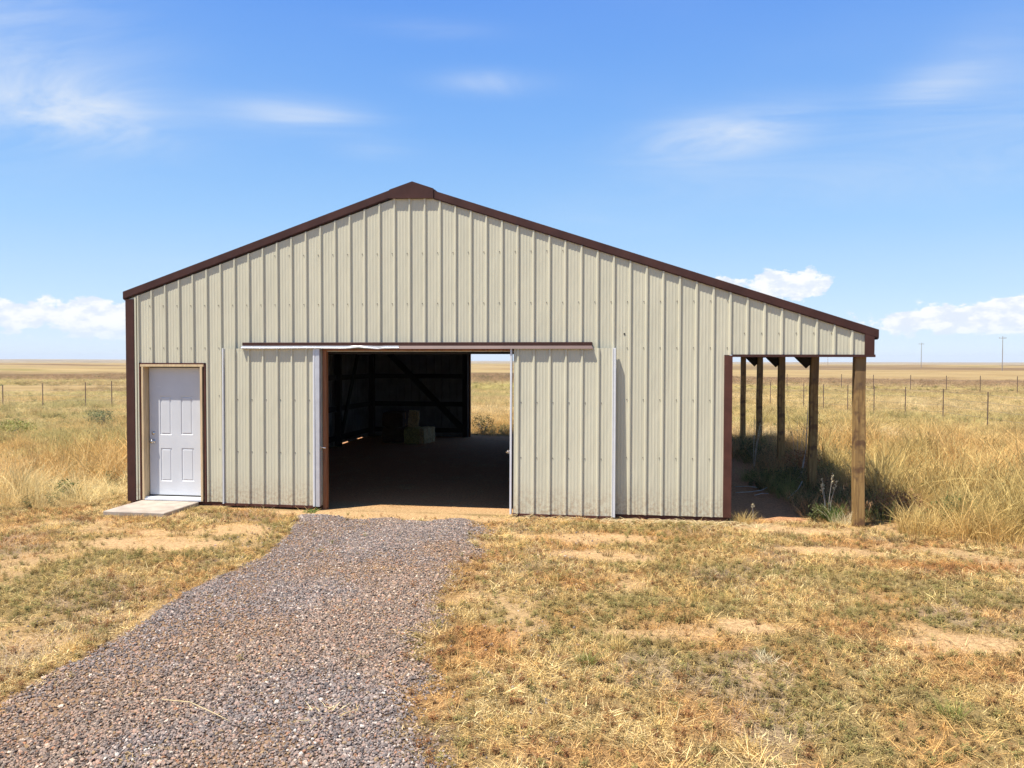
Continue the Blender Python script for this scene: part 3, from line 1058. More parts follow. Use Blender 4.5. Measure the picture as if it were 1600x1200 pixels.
# ------------------------------------------------------------------ hay inside
def bale(name, loc, size, rot, m, lab, twine=True):
    b = empty(name, loc, label=lab, cat='hay bale', group='hay bales on the barn floor')
    b.rotation_euler = rot
    lx, ly, lz = size
    bm = bmesh.new()
    bmesh.ops.create_cube(bm, size=1.0)
    bmesh.ops.subdivide_edges(bm, edges=list(bm.edges), cuts=7, use_grid_fill=True)
    rr = random.Random(len(lab))
    for v in bm.verts:
        c_ = v.co.copy()
        r_ = max(abs(c_.x), abs(c_.y), abs(c_.z))
        f_ = 1 - 0.10 * max(0, (abs(c_.x) + abs(c_.y) + abs(c_.z)) - 1.0)
        v.co = Vector((c_.x * lx * f_ + rr.uniform(-.012, .012), c_.y * ly * f_ + rr.uniform(-.012, .012), (c_.z * f_ + 0.5) * lz + rr.uniform(-.012, .012)))
    me = bpy.data.meshes.new('straw_block')
    bm.to_mesh(me)
    bm.free()
    me.materials.append(m)
    o = bpy.data.objects.new('straw_block', me)
    COL.objects.link(o)
    o.parent = b
    if twine:
        for q in (-0.22, 0.22):
            y = q * ly * 1.0
            pts = [(-lx * .5, y, 0.02), (-lx * .5, y, lz * .97), (lx * .5, y, lz * .97), (lx * .5, y, 0.02), (-lx * .5, y, 0.02)]
            MB().tube(pts, 0.006, 4).build('twine', M['twine'], b)
    return b


bale('hay_bale', (1.74, 9.55, -0.04), (0.42, 0.62, 0.44), (0, 0, R(6)), M['straw_green'], 'dull yellow hay bale lowest in the small stack near the back doorway')
bale('hay_bale', (2.00, 9.75, -0.04), (0.30, 0.80, 0.42), (0, 0, R(-8)), M['straw_pale'], 'pale tan hay bale on the floor, rightmost in the stack')
bale('hay_bale', (1.72, 9.60, 0.41), (0.26, 0.40, 0.44), (0, R(4), R(10)), M['straw_pale'], 'pale hay bale standing upright on top of the dull yellow one')
bale('hay_bale', (1.14, 10.0, -0.04), (0.62, 0.85, 0.42), (0, 0, R(2)), M['straw_old'], 'old brown hay bale on the floor left of the dull yellow one')
bale('hay_bale', (1.14, 10.05, 0.385), (0.60, 0.80, 0.40), (0, 0, R(-4)), M['straw_old'], 'old brown hay bale stacked on another brown bale')

# ------------------------------------------------------------------ scatter machinery
proto_cols = {}


def leaf_mat(name, attr='tint', trans=0.25, rough=0.7, var=0.35):
    m = bpy.data.materials.new(name)
    m.use_nodes = True
    t = NT(m.node_tree)
    a = t.n('ShaderNodeAttribute', attribute_type='INSTANCER', attribute_name='tint')
    gi = t.n('ShaderNodeNewGeometry')
    r = t.maprange(gi.outputs['Random Per Island'], 0, 1, 1 - var, 1 + var * 0.8, smooth=False)
    c = t.mix(1.0, a.outputs['Color'], t.comb(r, r, r), 'MULTIPLY')
    d = t.n('ShaderNodeBsdfPrincipled')
    t.put(d.inputs['Base Color'], c)
    d.inputs['Roughness'].default_value = rough
    d.inputs['Specular IOR Level'].default_value = 0.25
    o = t.n('ShaderNodeOutputMaterial')
    if trans > 0:
        tl = t.n('ShaderNodeBsdfTranslucent')
        t.put(tl.inputs[0], c)
        ms = t.n('ShaderNodeMixShader')
        ms.inputs[0].default_value = trans
        t.t.links.new(d.outputs[0], ms.inputs[1])
        t.t.links.new(tl.outputs[0], ms.inputs[2])
        t.t.links.new(ms.outputs[0], o.inputs[0])
    else:
        t.t.links.new(d.outputs[0], o.inputs[0])
    return m


LEAF = leaf_mat('grass_blade', trans=0.35)
STONE = leaf_mat('gravel_stone', trans=0.0, rough=0.85, var=0.12)


def proto(col, name, v, f, m):
    me = bpy.data.meshes.new(name)
    me.from_pydata([tuple(p) for p in v], [], f)
    me.materials.append(m)
    me.update()
    o = bpy.data.objects.new(name, me)
    col.objects.link(o)
    return o


def blades(n, rad, hmin, hmax, wid, lean, rng, curve=0.5, seg=2, seed_head=0.0, flat=0.0):
    """bunch of tapered blades; lean = how far tips spread; flat = share lying on the ground"""
    v, f = [], []
    for i in range(n):
        a = rng.uniform(0, 2 * math.pi)
        r = rad * math.sqrt(rng.uniform(0, 1))
        bx, by = r * math.cos(a), r * math.sin(a)
        h = rng.uniform(hmin, hmax)
        da = rng.uniform(0, 2 * math.pi) if rng.random() < 0.5 else a + rng.uniform(-0.8, 0.8)
        ln = lean * h * rng.uniform(0.2, 1.2)
        lying = rng.random() < flat
        if lying:
            ln = h * rng.uniform(0.85, 1.0)
            h *= rng.uniform(0.02, 0.25)
        wa = rng.uniform(0, math.pi)
        wx, wy = math.cos(wa) * wid * 0.5, math.sin(wa) * wid * 0.5
        z0 = 0.012 * rng.random() if lying else -0.01
        k = len(v)
        for s in range(seg):
            t_ = s / seg
            q = t_ ** (1 + curve)
            x, y, z = bx + math.cos(da) * ln * q, by + math.sin(da) * ln * q, z0 + h * (t_ - 0.15 * curve * q)
            ww = (1 - 0.45 * t_)
            v += [(x - wx * ww, y - wy * ww, z), (x + wx * ww, y + wy * ww, z)]
        x, y, z = bx + math.cos(da) * ln, by + math.sin(da) * ln, z0 + h * (1 - 0.15 * curve)
        v.append((x, y, z))
        for s in range(seg - 1):
            j = k + 2 * s
            f.append((j, j + 1, j + 3, j + 2))
        j = k + 2 * (seg - 1)
        f.append((j, j + 1, j + 2))
        if rng.random() < seed_head:
            # small plume at the tip
            for _ in range(4):
                k = len(v)
                ex, ey, ez = rng.gauss(0, 0.012), rng.gauss(0, 0.012), rng.uniform(-0.08, 0.03)
                v += [(x + ex, y + ey, z + ez), (x + ex + 0.008, y + ey + 0.004, z + ez + 0.02), (x + ex * .3, y + ey * .3, z + ez + 0.05)]
                f.append((k, k + 1, k + 2))
    return v, f


def weed(n, rad, hmin, hmax, leaf, rng):
    """leafy low weed: stems with little leaves"""
    v, f = [], []
    for i in range(n):
        a = rng.uniform(0, 2 * math.pi)
        r = rad * rng.random()
        h = rng.uniform(hmin, hmax)
        tx, ty = r * math.cos(a), r * math.sin(a)
        for s in range(7):
            q = (s + 1) / 7
            x, y, z = tx * q + rng.gauss(0, .008), ty * q + rng.gauss(0, .008), h * q
            b = rng.uniform(0, 2 * math.pi)
            L = leaf * rng.uniform(0.6, 1.3)
            wv = (math.cos(b + 1.57) * L * 0.22, math.sin(b + 1.57) * L * 0.22)
            k = len(v)
            v += [(x, y, z), (x + math.cos(b) * L * .5 + wv[0], y + math.sin(b) * L * .5 + wv[1], z + L * .3), (x + math.cos(b) * L, y + math.sin(b) * L, z + L * .25 * rng.uniform(-1, 1.5)), (x + math.cos(b) * L * .5 - wv[0], y + math.sin(b) * L * .5 - wv[1], z + L * .3)]
            f.append((k, k + 1, k + 2, k + 3))
        k = len(v)
        v += [(-.002, 0, 0), (.002, 0, 0), (tx, ty, h)]
        f.append((k, k + 1, k + 2))
    return v, f


def make_col(name, fns, m):
    c_ = bpy.data.collections.new(name)
    for i, fn in enumerate(fns):
        v, f = fn(random.Random(100 + i))
        proto(c_, '%s_piece_%02d' % (name, i), v, f, m)
    return c_


def scatter(name, col, pts, idx, scale, rot, tint, label, cat):
    me = bpy.data.meshes.new(name)
    n = len(pts)
    me.vertices.add(n)
    me.vertices.foreach_set('co', np.asarray(pts, dtype=np.float32).reshape(-1))

    def attr(nm, ty, key, data):
        a = me.attributes.new(nm, ty, 'POINT')
        a.data.foreach_set(key, np.ascontiguousarray(data).reshape(-1))
    attr('idx', 'INT', 'value', idx.astype(np.int32))
    attr('scl', 'FLOAT_VECTOR', 'vector', scale.astype(np.float32))
    attr('rot', 'FLOAT_VECTOR', 'vector', rot.astype(np.float32))
    attr('tint', 'FLOAT_COLOR', 'color', np.concatenate([tint, np.ones((n, 1))], 1).astype(np.float32))
    me.update()
    o = bpy.data.objects.new(name, me)
    COL.objects.link(o)
    ng = bpy.data.node_groups.new(name, 'GeometryNodeTree')
    ng.interface.new_socket('Geometry', in_out='INPUT', socket_type='NodeSocketGeometry')
    ng.interface.new_socket('Geometry', in_out='OUTPUT', socket_type='NodeSocketGeometry')
    gi, gout = ng.nodes.new('NodeGroupInput'), ng.nodes.new('NodeGroupOutput')
    ip = ng.nodes.new('GeometryNodeInstanceOnPoints')
    ci_ = ng.nodes.new('GeometryNodeCollectionInfo')
    ci_.inputs['Collection'].default_value = col
    ci_.inputs['Separate Children'].default_value = True
    ci_.inputs['Reset Children'].default_value = True
    ip.inputs['Pick Instance'].default_value = True

    def na(nm, ty):
        a = ng.nodes.new('GeometryNodeInputNamedAttribute')
        a.data_type = ty
        a.inputs[0].default_value = nm
        return a.outputs[0]
    L = ng.links.new
    L(gi.outputs[0], ip.inputs['Points'])
    L(ci_.outputs[0], ip.inputs['Instance'])
    L(na('idx', 'INT'), ip.inputs['Instance Index'])
    L(na('scl', 'FLOAT_VECTOR'), ip.inputs['Scale'])
    e2r = ng.nodes.new('FunctionNodeEulerToRotation')
    L(na('rot', 'FLOAT_VECTOR'), e2r.inputs[0])
    L(e2r.outputs[0], ip.inputs['Rotation'])
    L(ip.outputs[0], gout.inputs[0])
    md = o.modifiers.new('scatter', 'NODES')
    md.node_group = ng
    tag(o, label=label, cat=cat, kind='stuff')
    return o


CX, CY, YAW = 7.595, -11.243, -0.1499


def in_view(x, y, margin=0.12, near=3.0):
    dx_, dy_ = x - CX, y - CY
    xr = dx_ * math.cos(YAW) - dy_ * math.sin(YAW)
    yf = dx_ * math.sin(YAW) + dy_ * math.cos(YAW)
    return (yf > near) & (np.abs(xr) < yf * (0.65 + margin) + 1.0)


def rpts(n, x0, x1, y0, y1):
    return RS.uniform(x0, x1, n), RS.uniform(y0, y1, n)


def place(x, y, keep):
    x, y = x[keep], y[keep]
    return x, y, ground_h(x, y)


def eul(n, tilt=0.12):
    return np.stack([RS.normal(0, tilt, n), RS.normal(0, tilt, n), RS.uniform(0, 6.283, n)], 1)


# ------------------------------------------------ gravel on the drive
def rock(rng):
    bm = bmesh.new()
    bmesh.ops.create_icosphere(bm, subdivisions=1, radius=0.5)
    for v in bm.verts:
        v.co *= rng.uniform(0.72, 1.2)
        v.co.z *= 0.72
        v.co.x *= 1.15
    v = [tuple(q.co) for q in bm.verts]
    f = [tuple(q.index for q in fc.verts) for fc in bm.faces]
    bm.free()
    return v, f


rocks = make_col('gravel', [rock] * 8, STONE)
x, y = rpts(320000, 2.6, 7.4, -8.6, -0.3)
gm_ = gravel_mask(x, y)
stray = (np.abs(gm_ - 0.0) < 2) & (RS.uniform(0, 1, len(x)) < 0.012)
x, y, z = place(x, y, in_view(x, y, 0.10, 2.5) & ((RS.uniform(0, 1, len(x)) < gm_ ** 1.5 * (1 - 0.55 * fines(x, y))) | (stray & (x < 7.2) & (y < -.5))))
n = len(x)
pal = np.array([(0.27, 0.20, 0.185), (0.35, 0.225, 0.19), (0.14, 0.115, 0.12), (0.21, 0.175, 0.175), (0.44, 0.35, 0.32), (0.34, 0.16, 0.09), (0.10, 0.085, 0.09), (0.56, 0.50, 0.47), (0.30, 0.20, 0.11)])
ti = pal[RS.choice(len(pal), n, p=[.25, .12, .17, .22, .07, .025, .08, .02, .045])]
warm = sst(fbm(x * 0.9, y * 0.9, 91, 3), 0.5, 0.7)[:, None]
ti = (ti * 0.8 + ti.mean(1, keepdims=True) * 0.2) * 0.95 * (1 + np.array([0.03, 0.01, -0.09]) + warm * np.array([0.12, 0.02, -0.10]))
s = np.clip(RS.gamma(3.2, 0.0029, n), 0.002, 0.030)[:, None] + 0.0055
scatter('gravel', rocks, np.stack([x, y, z + 0.004 + RS.uniform(-.004, .006, n)], 1), RS.randint(0, 8, n), s * RS.uniform(0.8, 1.2, (n, 3)),
        RS.uniform(-0.6, 0.6, (n, 3)) + np.stack([np.zeros(n), np.zeros(n), RS.uniform(0, 6.28, n)], 1), ti, 'mauve and pink crushed gravel of the driveway', 'gravel')

# ------------------------------------------------ cut, dried grass in front
lawn = make_col('lawn', [lambda r: blades(34, 0.07, 0.015, 0.05, 0.0045, 0.8, r, flat=0.35),
                         lambda r: blades(30, 0.09, 0.02, 0.07, 0.0045, 0.9, r, flat=0.6),
                         lambda r: blades(26, 0.11, 0.05, 0.17, 0.0042, 0.9, r, flat=0.97),
                         lambda r: weed(5, 0.035, 0.02, 0.05, 0.015, r),
                         lambda r: blades(50, 0.05, 0.04, 0.10, 0.0042, 0.8, r, flat=0.1)], LEAF)
x, y = rpts(112000, -5.5, 17.5, -8.8, 2.0)
g, bare, green, rust, grey = masks(x, y)
tm = tall_mask(x, y)
ld_ = lean_dirt(x, y)
keep = in_view(x, y, 0.28) & (barn_in(x, y) < .5) & (RS.uniform(0, 1, len(x)) < (1 - 0.93 * bare) * (0.65 + 0.35 * sst(fbm(x * 6, y * 6, 203, 3), 0.42, 0.55)) * (1 - np.clip(g * 1.08, 0, 1) * 0.995)) & (tm < 0.6) & (ld_ < 0.3) & ~((x > 0) & (x < 1.1) & (y > -1.0) & (y < 0)) & ~((y > -0.25) & (x < 8.9) & (x > -.1))
bare, green, rust, grey = bare[keep], green[keep], rust[keep], grey[keep]
x, y, z = place(x, y, keep)
n = len(x)
u = RS.uniform(0, 1, n)
idx = np.where(u < 0.30, 0, np.where(u < 0.55, 1, np.where(u < 0.80, 2, 1)))
isw = RS.uniform(0, 1, n) < (0.26 + 0.42 * green)
idx = np.where(isw, 3, idx)
idx = np.where((~isw) & (u > 0.985), 4, idx)
c = np.zeros((n, 3)) + np.array((0.66, 0.48, 0.215))
c = mixc(c, (0.88, 0.74, 0.44), sst(RS.uniform(0, 1, n), .55, .95))
c = mixc(c, (0.50, 0.40, 0.16), green * 0.7)
c = mixc(c, (0.56, 0.28, 0.10), rust * 0.8)
c = mixc(c, (0.42, 0.33, 0.27), grey * (idx == 2) * 0.8)
wc = np.zeros((n, 3)) + np.array((0.27, 0.25, 0.10))
wc = mixc(wc, (0.27, 0.13, 0.06), sst(RS.uniform(0, 1, n), .25, .7) * (1 - 0.7 * green))
c = np.where((idx == 3)[:, None], wc, c)
dk = RS.uniform(0, 1, n) < 0.26
c = np.where((dk & (idx != 3))[:, None], c * 0.30, c)
c = c * RS.uniform(0.80, 1.32, (n, 1)) * np.array((1.04, 1.0, 0.86))
sc_ = RS.uniform(0.7, 1.35, n)[:, None] * np.ones((n, 3))
scatter('dry_lawn_grass', lawn, np.stack([x, y, z], 1), idx, sc_, eul(n), c, 'short sun-dried yellow grass and weeds covering the yard in front of the barn', 'grass')

# straw and chaff trodden into the barn floor
x, y = rpts(2600, 0.1, 8.8, 0.35, 11.2)
keep = in_view(x, y) & (RS.uniform(0, 1, 2600) < 0.25 + 0.75 * sst(fbm(x * 0.9, y * 0.9, 211, 3), 0.5, 0.65) + gb(x, y, 1.9, 9.0, 1.2, 1.0))
x, y, z = place(x, y, keep)
n = len(x)
c = np.zeros((n, 3)) + np.array((0.62, 0.46, 0.22))
sc_ = RS.uniform(0.5, 1.1, n)[:, None] * np.array([[1, 1, 0.5]])
scatter('floor_straw', lawn, np.stack([x, y, z + .002], 1), np.full(n, 2), sc_, eul(n, 0.03), c * RS.uniform(0.5, 1.1, (n, 1)), 'loose straw and chaff strewn over the dirt floor inside the barn', 'straw')

# ------------------------------------------------ tall field grass
tall = make_col('tall', [lambda r: blades(44, 0.13, 0.30, 0.68, 0.0050, 0.55, r, seg=3, seed_head=0.25),
                         lambda r: blades(44, 0.15, 0.25, 0.55, 0.0050, 0.8, r, seg=3, seed_head=0.1),
                         lambda r: blades(40, 0.17, 0.12, 0.38, 0.0050, 0.9, r, seg=2, flat=0.15),
                         lambda r: blades(30, 0.10, 0.45, 0.85, 0.0040, 0.35, r, seg=3, seed_head=0.7),
                         lambda r: weed(16, 0.16, 0.10, 0.30, 0.05, r),
                         lambda r: blades(24, 0.12, 0.55, 0.95, 0.0085, 0.65, r, curve=0.9, seg=4, seed_head=0.3),
                         lambda r: blades(22, 0.16, 0.45, 0.80, 0.0085, 0.95, r, curve=0.9, seg=4)], LEAF)


def field_colour(x, y):
    n = len(x)
    f = fbm(x * 0.22, y * 0.22, 101, 4)
    h = fbm(x * 0.6 + 9, y * 0.6, 102, 4)
    c = np.zeros((n, 3)) + np.array((0.80, 0.545, 0.215))
    c = mixc(c, (0.86, 0.67, 0.36), sst(f, 0.45, 0.62))
    c = mixc(c, (0.68, 0.41, 0.13), sst(h, 0.50, 0.66) * 0.6)
    c = mixc(c, (0.52, 0.45, 0.17), sst(1 - f, 0.55, 0.68) * 0.55)
    d = np.hypot(x - CX, y - CY)
    c = mixc(c, (0.66, 0.53, 0.26), sst(d, 20, 45) * 0.6)
    c = mixc(c, (0.92, 0.77, 0.42), gb(x, y, -1.2, .8, 2.2, 1.6) * 0.8)
    c = mixc(c, (0.50, 0.45, 0.18), ((x < 0) & (y > 3)) * sst(fbm(x * 0.35, y * 0.35, 160, 3), 0.45, 0.58) * 0.7)
    o1 = sst(y, 42, 50) * (1 - sst(y, 60, 72))
    c = mixc(c, (0.47, 0.43, 0.14), o1 * 0.6)
    o2 = sst(y, 12, 18) * (1 - sst(y, 22, 28)) * (x > 8)
    c = mixc(c, (0.54, 0.48, 0.18), o2 * 0.4)
    o3 = sst(y + 14 * (fbm(x * 0.05, y * 0.1, 104, 3) - .5), 72, 82)
    c = mixc(c, (0.34, 0.21, 0.115), o3 * 0.8)
    band = sst(fbm(x * 0.03, y * 0.10, 103, 3), 0.5, 0.62)
    c = mixc(c, (0.42, 0.28, 0.16), band * sst(d, 35, 60) * 0.6)
    c = np.where((RS.uniform(0, 1, n) < 0.14)[:, None], c * np.array((0.50, 0.46, 0.42)), c)
    return c * RS.uniform(0.72, 1.22, (n, 1))


def tall_layer(nraw, x0, x1, y0, y1, smin, smax, name, lab, widen=1.0, hfun=None):
    x, y = rpts(nraw, x0, x1, y0, y1)
    tmk = tall_mask(x, y)
    keep = in_view(x, y, 0.10) & (RS.uniform(0, 1, nraw) < tmk) & (barn_in(x, y) < .5) & ~((x > 8.9) & (x < 10.0 + 0.9 * fbm(x, y, 4, 2)) & (y < 12) & (y > -.3))
    x, y, z = place(x, y, keep)
    n = len(x)
    u = RS.uniform(0, 1, n)
    clump = fbm(x * 0.5, y * 0.5, 120, 3)
    idx = np.where(u < 0.30, 0, np.where(u < 0.55, 1, np.where(u < 0.82, 2, np.where(u < 0.88, 3, 4))))
    idx = np.where((clump < 0.42) & (u > 0.2), 2, idx)
    rn = (y < 12) & (RS.uniform(0, 1, n) < np.where(x > 10, 0.5, 0.25))
    idx = np.where(rn, RS.randint(5, 7, n), idx)
    c = field_colour(x, y)
    gc = np.zeros((n, 3)) + np.array((0.13, 0.145, 0.045))
    c = np.where((idx == 4)[:, None], gc * RS.uniform(0.7, 1.4, (n, 1)), c)
    s = RS.uniform(smin, smax, n) * (hfun(x, y) if hfun else 1.0)
    sc3 = np.stack([np.maximum(s, smin) * widen, np.maximum(s, smin) * widen, s], 1)
    return scatter(name, tall, np.stack([x, y, z - 0.01], 1), idx, sc3, eul(n, 0.22), c, lab, 'grass')


def hleft(x, y):
    # shorter next to the yard on the left, tall again in places
    l = (x < 0).astype(float)
    rr = ((x > 10) & (y < 12)).astype(float) * 0.22 * sst(y, 3, -1)
    h = 1.0 - 0.06 - rr - l * 0.42 * (1 - 0.7 * gb(x, y, -2.6, 4.0, 1.6, 2.5)) 
    h = h - 0.45 * ((x > 0) & (y > 11)).astype(float)
    return h * (0.35 + 1.15 * sst(fbm(x * 0.8, y * 0.8, 131, 3), 0.30, 0.68)) * (1 - 0.25 * sst(np.hypot(x - CX, y - CY), 25, 60))


tall_layer(26000, -13, 24, -2.6, 14, 0.75, 1.15, 'tall_field_grass', 'tall golden dry grass standing beside the barn', hfun=hleft)
tall_layer(52000, -34, 46, 14, 52, 0.70, 1.05, 'mid_field_grass', 'pale dry prairie grass of the field behind the barn', widen=1.5, hfun=hleft)
tall_layer(36000, -90, 100, 52, 130, 0.7, 1.1, 'far_field_grass', 'distant prairie grass beyond the fences', widen=3.2, hfun=hleft)

# ------------------------------------------------ the air: thin even haze over the plain
hz = MB().box(-7600, 7600, -1000, 8200, -14.0, 60.0).build('haze', M['slot'], None)
hm = bpy.data.materials.new('thin_haze')
hm.use_nodes = True
ht = NT(hm.node_tree)
pvn = ht.n('ShaderNodeVolumePrincipled')
pvn.inputs['Color'].default_value = (0.80, 0.88, 1.0, 1)
pvn.inputs['Density'].default_value = 0.00011
ho = ht.n('ShaderNodeOutputMaterial')
ht.t.links.new(pvn.outputs[0], ho.inputs['Volume'])
hz.data.materials.clear()
hz.data.materials.append(hm)
tag(hz, label='thin blue haze over the distant plain', cat='haze', kind='stuff')

# weeds in the shade of the lean-to and at the back doorway
x, y = rpts(1500, 9.6, 12.2, 0.3, 12)
ctr = 10.75 + 0.25 * np.sin(y * 1.3)
keep = (np.abs(x - ctr) < 0.65 + 0.35 * fbm(x, y, 140, 2)) & (RS.uniform(0, 1, 1500) < 0.75)
x, y, z = place(x, y, keep)
n = len(x)
u = RS.uniform(0, 1, n)
idx = np.where(u < 0.2, 1, np.where(u < 0.5, 2, np.where(u < 0.58, 0, 4)))
c = np.zeros((n, 3)) + np.array((0.52, 0.31, 0.15))
c = mixc(c, (0.24, 0.25, 0.08), sst(fbm(x * 1.3, y * 1.3, 141, 3), 0.45, 0.6))
c = np.where((idx == 4)[:, None], np.array((0.10, 0.115, 0.035)), c)
s = RS.uniform(0.55, 0.95, n)
scatter('lean_to_weeds', tall, np.stack([x, y, z], 1), idx, np.stack([s, s, s * 0.9], 1), eul(n), c, 'brown and green weeds growing between the lean-to posts', 'weeds')


# ------------------------------------------------ single plants
def plain_leaf(name, col, var=0.35, trans=0.25):
    m = bpy.data.materials.new(name)
    m.use_nodes = True
    t = NT(m.node_tree)
    gi = t.n('ShaderNodeNewGeometry')
    r = t.maprange(gi.outputs['Random Per Island'], 0, 1, 1 - var, 1 + var, smooth=False)
    c = t.mix(1.0, (*col, 1), t.comb(r, r, r), 'MULTIPLY')
    d = t.n('ShaderNodeBsdfPrincipled')
    t.put(d.inputs['Base Color'], c)
    d.inputs['Roughness'].default_value = 0.7
    d.inputs['Specular IOR Level'].default_value = 0.25
    tl = t.n('ShaderNodeBsdfTranslucent')
    t.put(tl.inputs[0], c)
    ms = t.n('ShaderNodeMixShader')
    ms.inputs[0].default_value = trans
    t.t.links.new(d.outputs[0], ms.inputs[1])
    t.t.links.new(tl.outputs[0], ms.inputs[2])
    o = t.n('ShaderNodeOutputMaterial')
    t.t.links.new(ms.outputs[0], o.inputs[0])
    return m


ML = {'green': plain_leaf('green_leaf', (0.12, 0.15, 0.045)), 'yellowgreen': plain_leaf('yellow_green_leaf', (0.30, 0.30, 0.085)), 'straw': plain_leaf('golden_blade', (0.62, 0.45, 0.17)),
      'pale': plain_leaf('pale_blade', (0.66, 0.58, 0.36)), 'dark': plain_leaf('dark_leaf', (0.12, 0.122, 0.05)), 'rust': plain_leaf('rust_stem', (0.36, 0.19, 0.085)), 'sage': plain_leaf('sage_leaf', (0.19, 0.21, 0.10)),
      'bright': plain_leaf('fresh_green_blade', (0.15, 0.22, 0.05))}


def gz(x, y):
    return float(ground_h(np.array([x], float), np.array([y], float))[0])


def shrub(name, x, y, r, h, mk, label, cat, n=700, seed=1, group=None):
    rg = random.Random(seed)
    e = empty(name, (x, y, gz(x, y) - 0.02), label=label, cat=cat, group=group)
    v, f = [], []
    lobes = [(rg.uniform(-.5, .5) * r, rg.uniform(-.5, .5) * r, rg.uniform(.35, .65) * h, rg.uniform(.4, .65)) for _ in range(7)]
    for i in range(n):
        lx, ly, lz, lr = rg.choice(lobes)
        d = Vector((rg.gauss(0, 1), rg.gauss(0, 1), rg.gauss(0, 1))).normalized() * (rg.uniform(0.35, 1.0) ** 0.5)
        p = Vector((lx + d.x * r * lr, ly + d.y * r * lr, max(0.02, lz + d.z * h * lr * 0.8)))
        L = 0.05 * rg.uniform(.6, 1.4) * (r / 0.5) ** 0.5
        a = Vector((rg.gauss(0, 1), rg.gauss(0, 1), rg.gauss(0.6, 0.7))).normalized() * L
        b = a.cross(Vector((rg.gauss(0, 1), rg.gauss(0, 1), rg.gauss(0, 1)))).normalized() * L * 0.22
        k = len(v)
        v += [p, p + a * .5 + b, p + a, p + a * .5 - b]
        f.append((k, k + 1, k + 2, k + 3))
    o = obj('foliage', v, f, ML[mk], e)
    st = MB()
    for lx, ly, lz, lr in lobes:
        st.tube([(lx * .1, ly * .1, 0), (lx * .6, ly * .6, lz * .6), (lx, ly, lz)], [0.012, 0.008, 0.004], 5)
    st.build('stem', M['pole'], e)
    return e


shrub('shrub', -10.3, 13.4, 0.62, 0.55, 'sage', 'round grey-green shrub in the left field, nearer the barn wall', 'shrub', 900, 1)
shrub('shrub', -10.7, 9.6, 0.75, 0.50, 'yellowgreen', 'yellow-green shrub at the far left edge of the field', 'shrub', 900, 2)
shrub('shrub', -13.5, 100, 1.7, 0.9, 'dark', 'small dark shrub seen through the back doorway, leftmost of three', 'shrub', 300, 3)
shrub('shrub', -10.3, 86, 1.1, 0.7, 'dark', 'small dark shrub seen through the back doorway, middle and lowest of three', 'shrub', 300, 4)
shrub('shrub', -11.0, 104, 1.6, 0.9, 'dark', 'small dark shrub seen through the back doorway, rightmost of three', 'shrub', 300, 5)
shrub('weed_plant', 3.15, 12.35, 0.42, 0.62, 'dark', 'dark leafy weed just outside the back doorway', 'weed', 700, 6)
shrub('weed_plant', 3.75, 12.5, 0.30, 0.38, 'sage', 'smaller grey-green weed outside the back doorway', 'weed', 400, 7)
shrub('weed_plant', -1.35, 0.25, 0.24, 0.34, 'green', 'dark green broadleaf weed in the grass left of the barn corner', 'weed', 420, 8)
shrub('weed_plant', 10.35, 3.3, 0.38, 0.42, 'dark', 'dark green weed clump beside the second lean-to post', 'weed', 800, 10)
shrub('weed_plant', 10.35, 6.9, 0.40, 0.60, 'dark', 'tall dark green weed clump by the third lean-to post', 'weed', 800, 11)
shrub('tumbleweed', 10.95, 4.6, 0.48, 0.62, 'rust', 'rusty brown dry bush between the first lean-to posts', 'dry bush', 1100, 12)
shrub('tumbleweed', 11.45, 0.85, 0.42, 0.40, 'rust', 'rusty brown dry bush right of the front post', 'dry bush', 800, 13)
shrub('weed_plant', 12.2, 0.35, 0.45, 0.45, 'green', 'green weed patch in the tall grass at the right edge', 'weed', 800, 14)
shrub('weed_plant', 2.9, -0.22, 0.14, 0.05, 'bright', 'bright green weed at the foot of the left sliding door', 'weed', 320, 15)


def tuft(name, x, y, n, rad, h0, h1, wid, lean, mk, label, cat, seed, seedh=0.0, group=None):
    v, f = blades(n, rad, h0, h1, wid, lean, random.Random(seed), seg=3, seed_head=seedh)
    o = obj(name, v, f, ML[mk])
    o.location = (x, y, gz(x, y))
    return tag(o, label=label, cat=cat, group=group)


tuft('grass_tuft', 6.86, -3.27, 120, 0.07, 0.05, 0.13, 0.005, 0.9, 'straw', 'golden grass tuft close to the right edge of the gravel', 'grass tuft', 1)
tuft('grass_tuft', 9.61, -5.95, 140, 0.07, 0.06, 0.14, 0.005, 0.8, 'yellowgreen', 'yellow-green grass tuft at the lower right of the yard', 'grass tuft', 2)
tuft('grass_tuft', 7.52, -5.12, 120, 0.07, 0.05, 0.13, 0.005, 0.9, 'straw', 'straw-coloured grass tuft in mid yard, right of the greenish one', 'grass tuft', 3)
tuft('grass_tuft', 7.28, -5.46, 130, 0.07, 0.05, 0.12, 0.005, 0.9, 'yellowgreen', 'greenish grass tuft in mid yard beside the straw-coloured one', 'grass tuft', 4)
tuft('grass_tuft', 8.6, -5.2, 110, 0.08, 0.05, 0.12, 0.005, 0.9, 'pale', 'pale bleached grass tuft in the right half of the yard', 'grass tuft', 5)
tuft('grass_clump', 10.42, 0.40, 220, 0.14, 0.14, 0.34, 0.006, 0.6, 'bright', 'fresh green grass clump left of the front lean-to post', 'grass clump', 6)
tuft('grass_clump', 10.50, 0.20, 120, 0.16, 0.10, 0.30, 0.005, 0.9, 'pale', 'bleached pale grass lying round the green clump by the front post', 'grass clump', 7)
tuft('grass_clump', 11.35, -0.25, 420, 0.26, 0.20, 0.48, 0.006, 0.7, 'straw', 'golden grass clump right of the front lean-to post', 'grass clump', 8)
tuft('grass_clump', 12.05, -0.45, 420, 0.26, 0.20, 0.46, 0.006, 0.7, 'straw', 'golden grass clump furthest right at the yard edge', 'grass clump', 9)
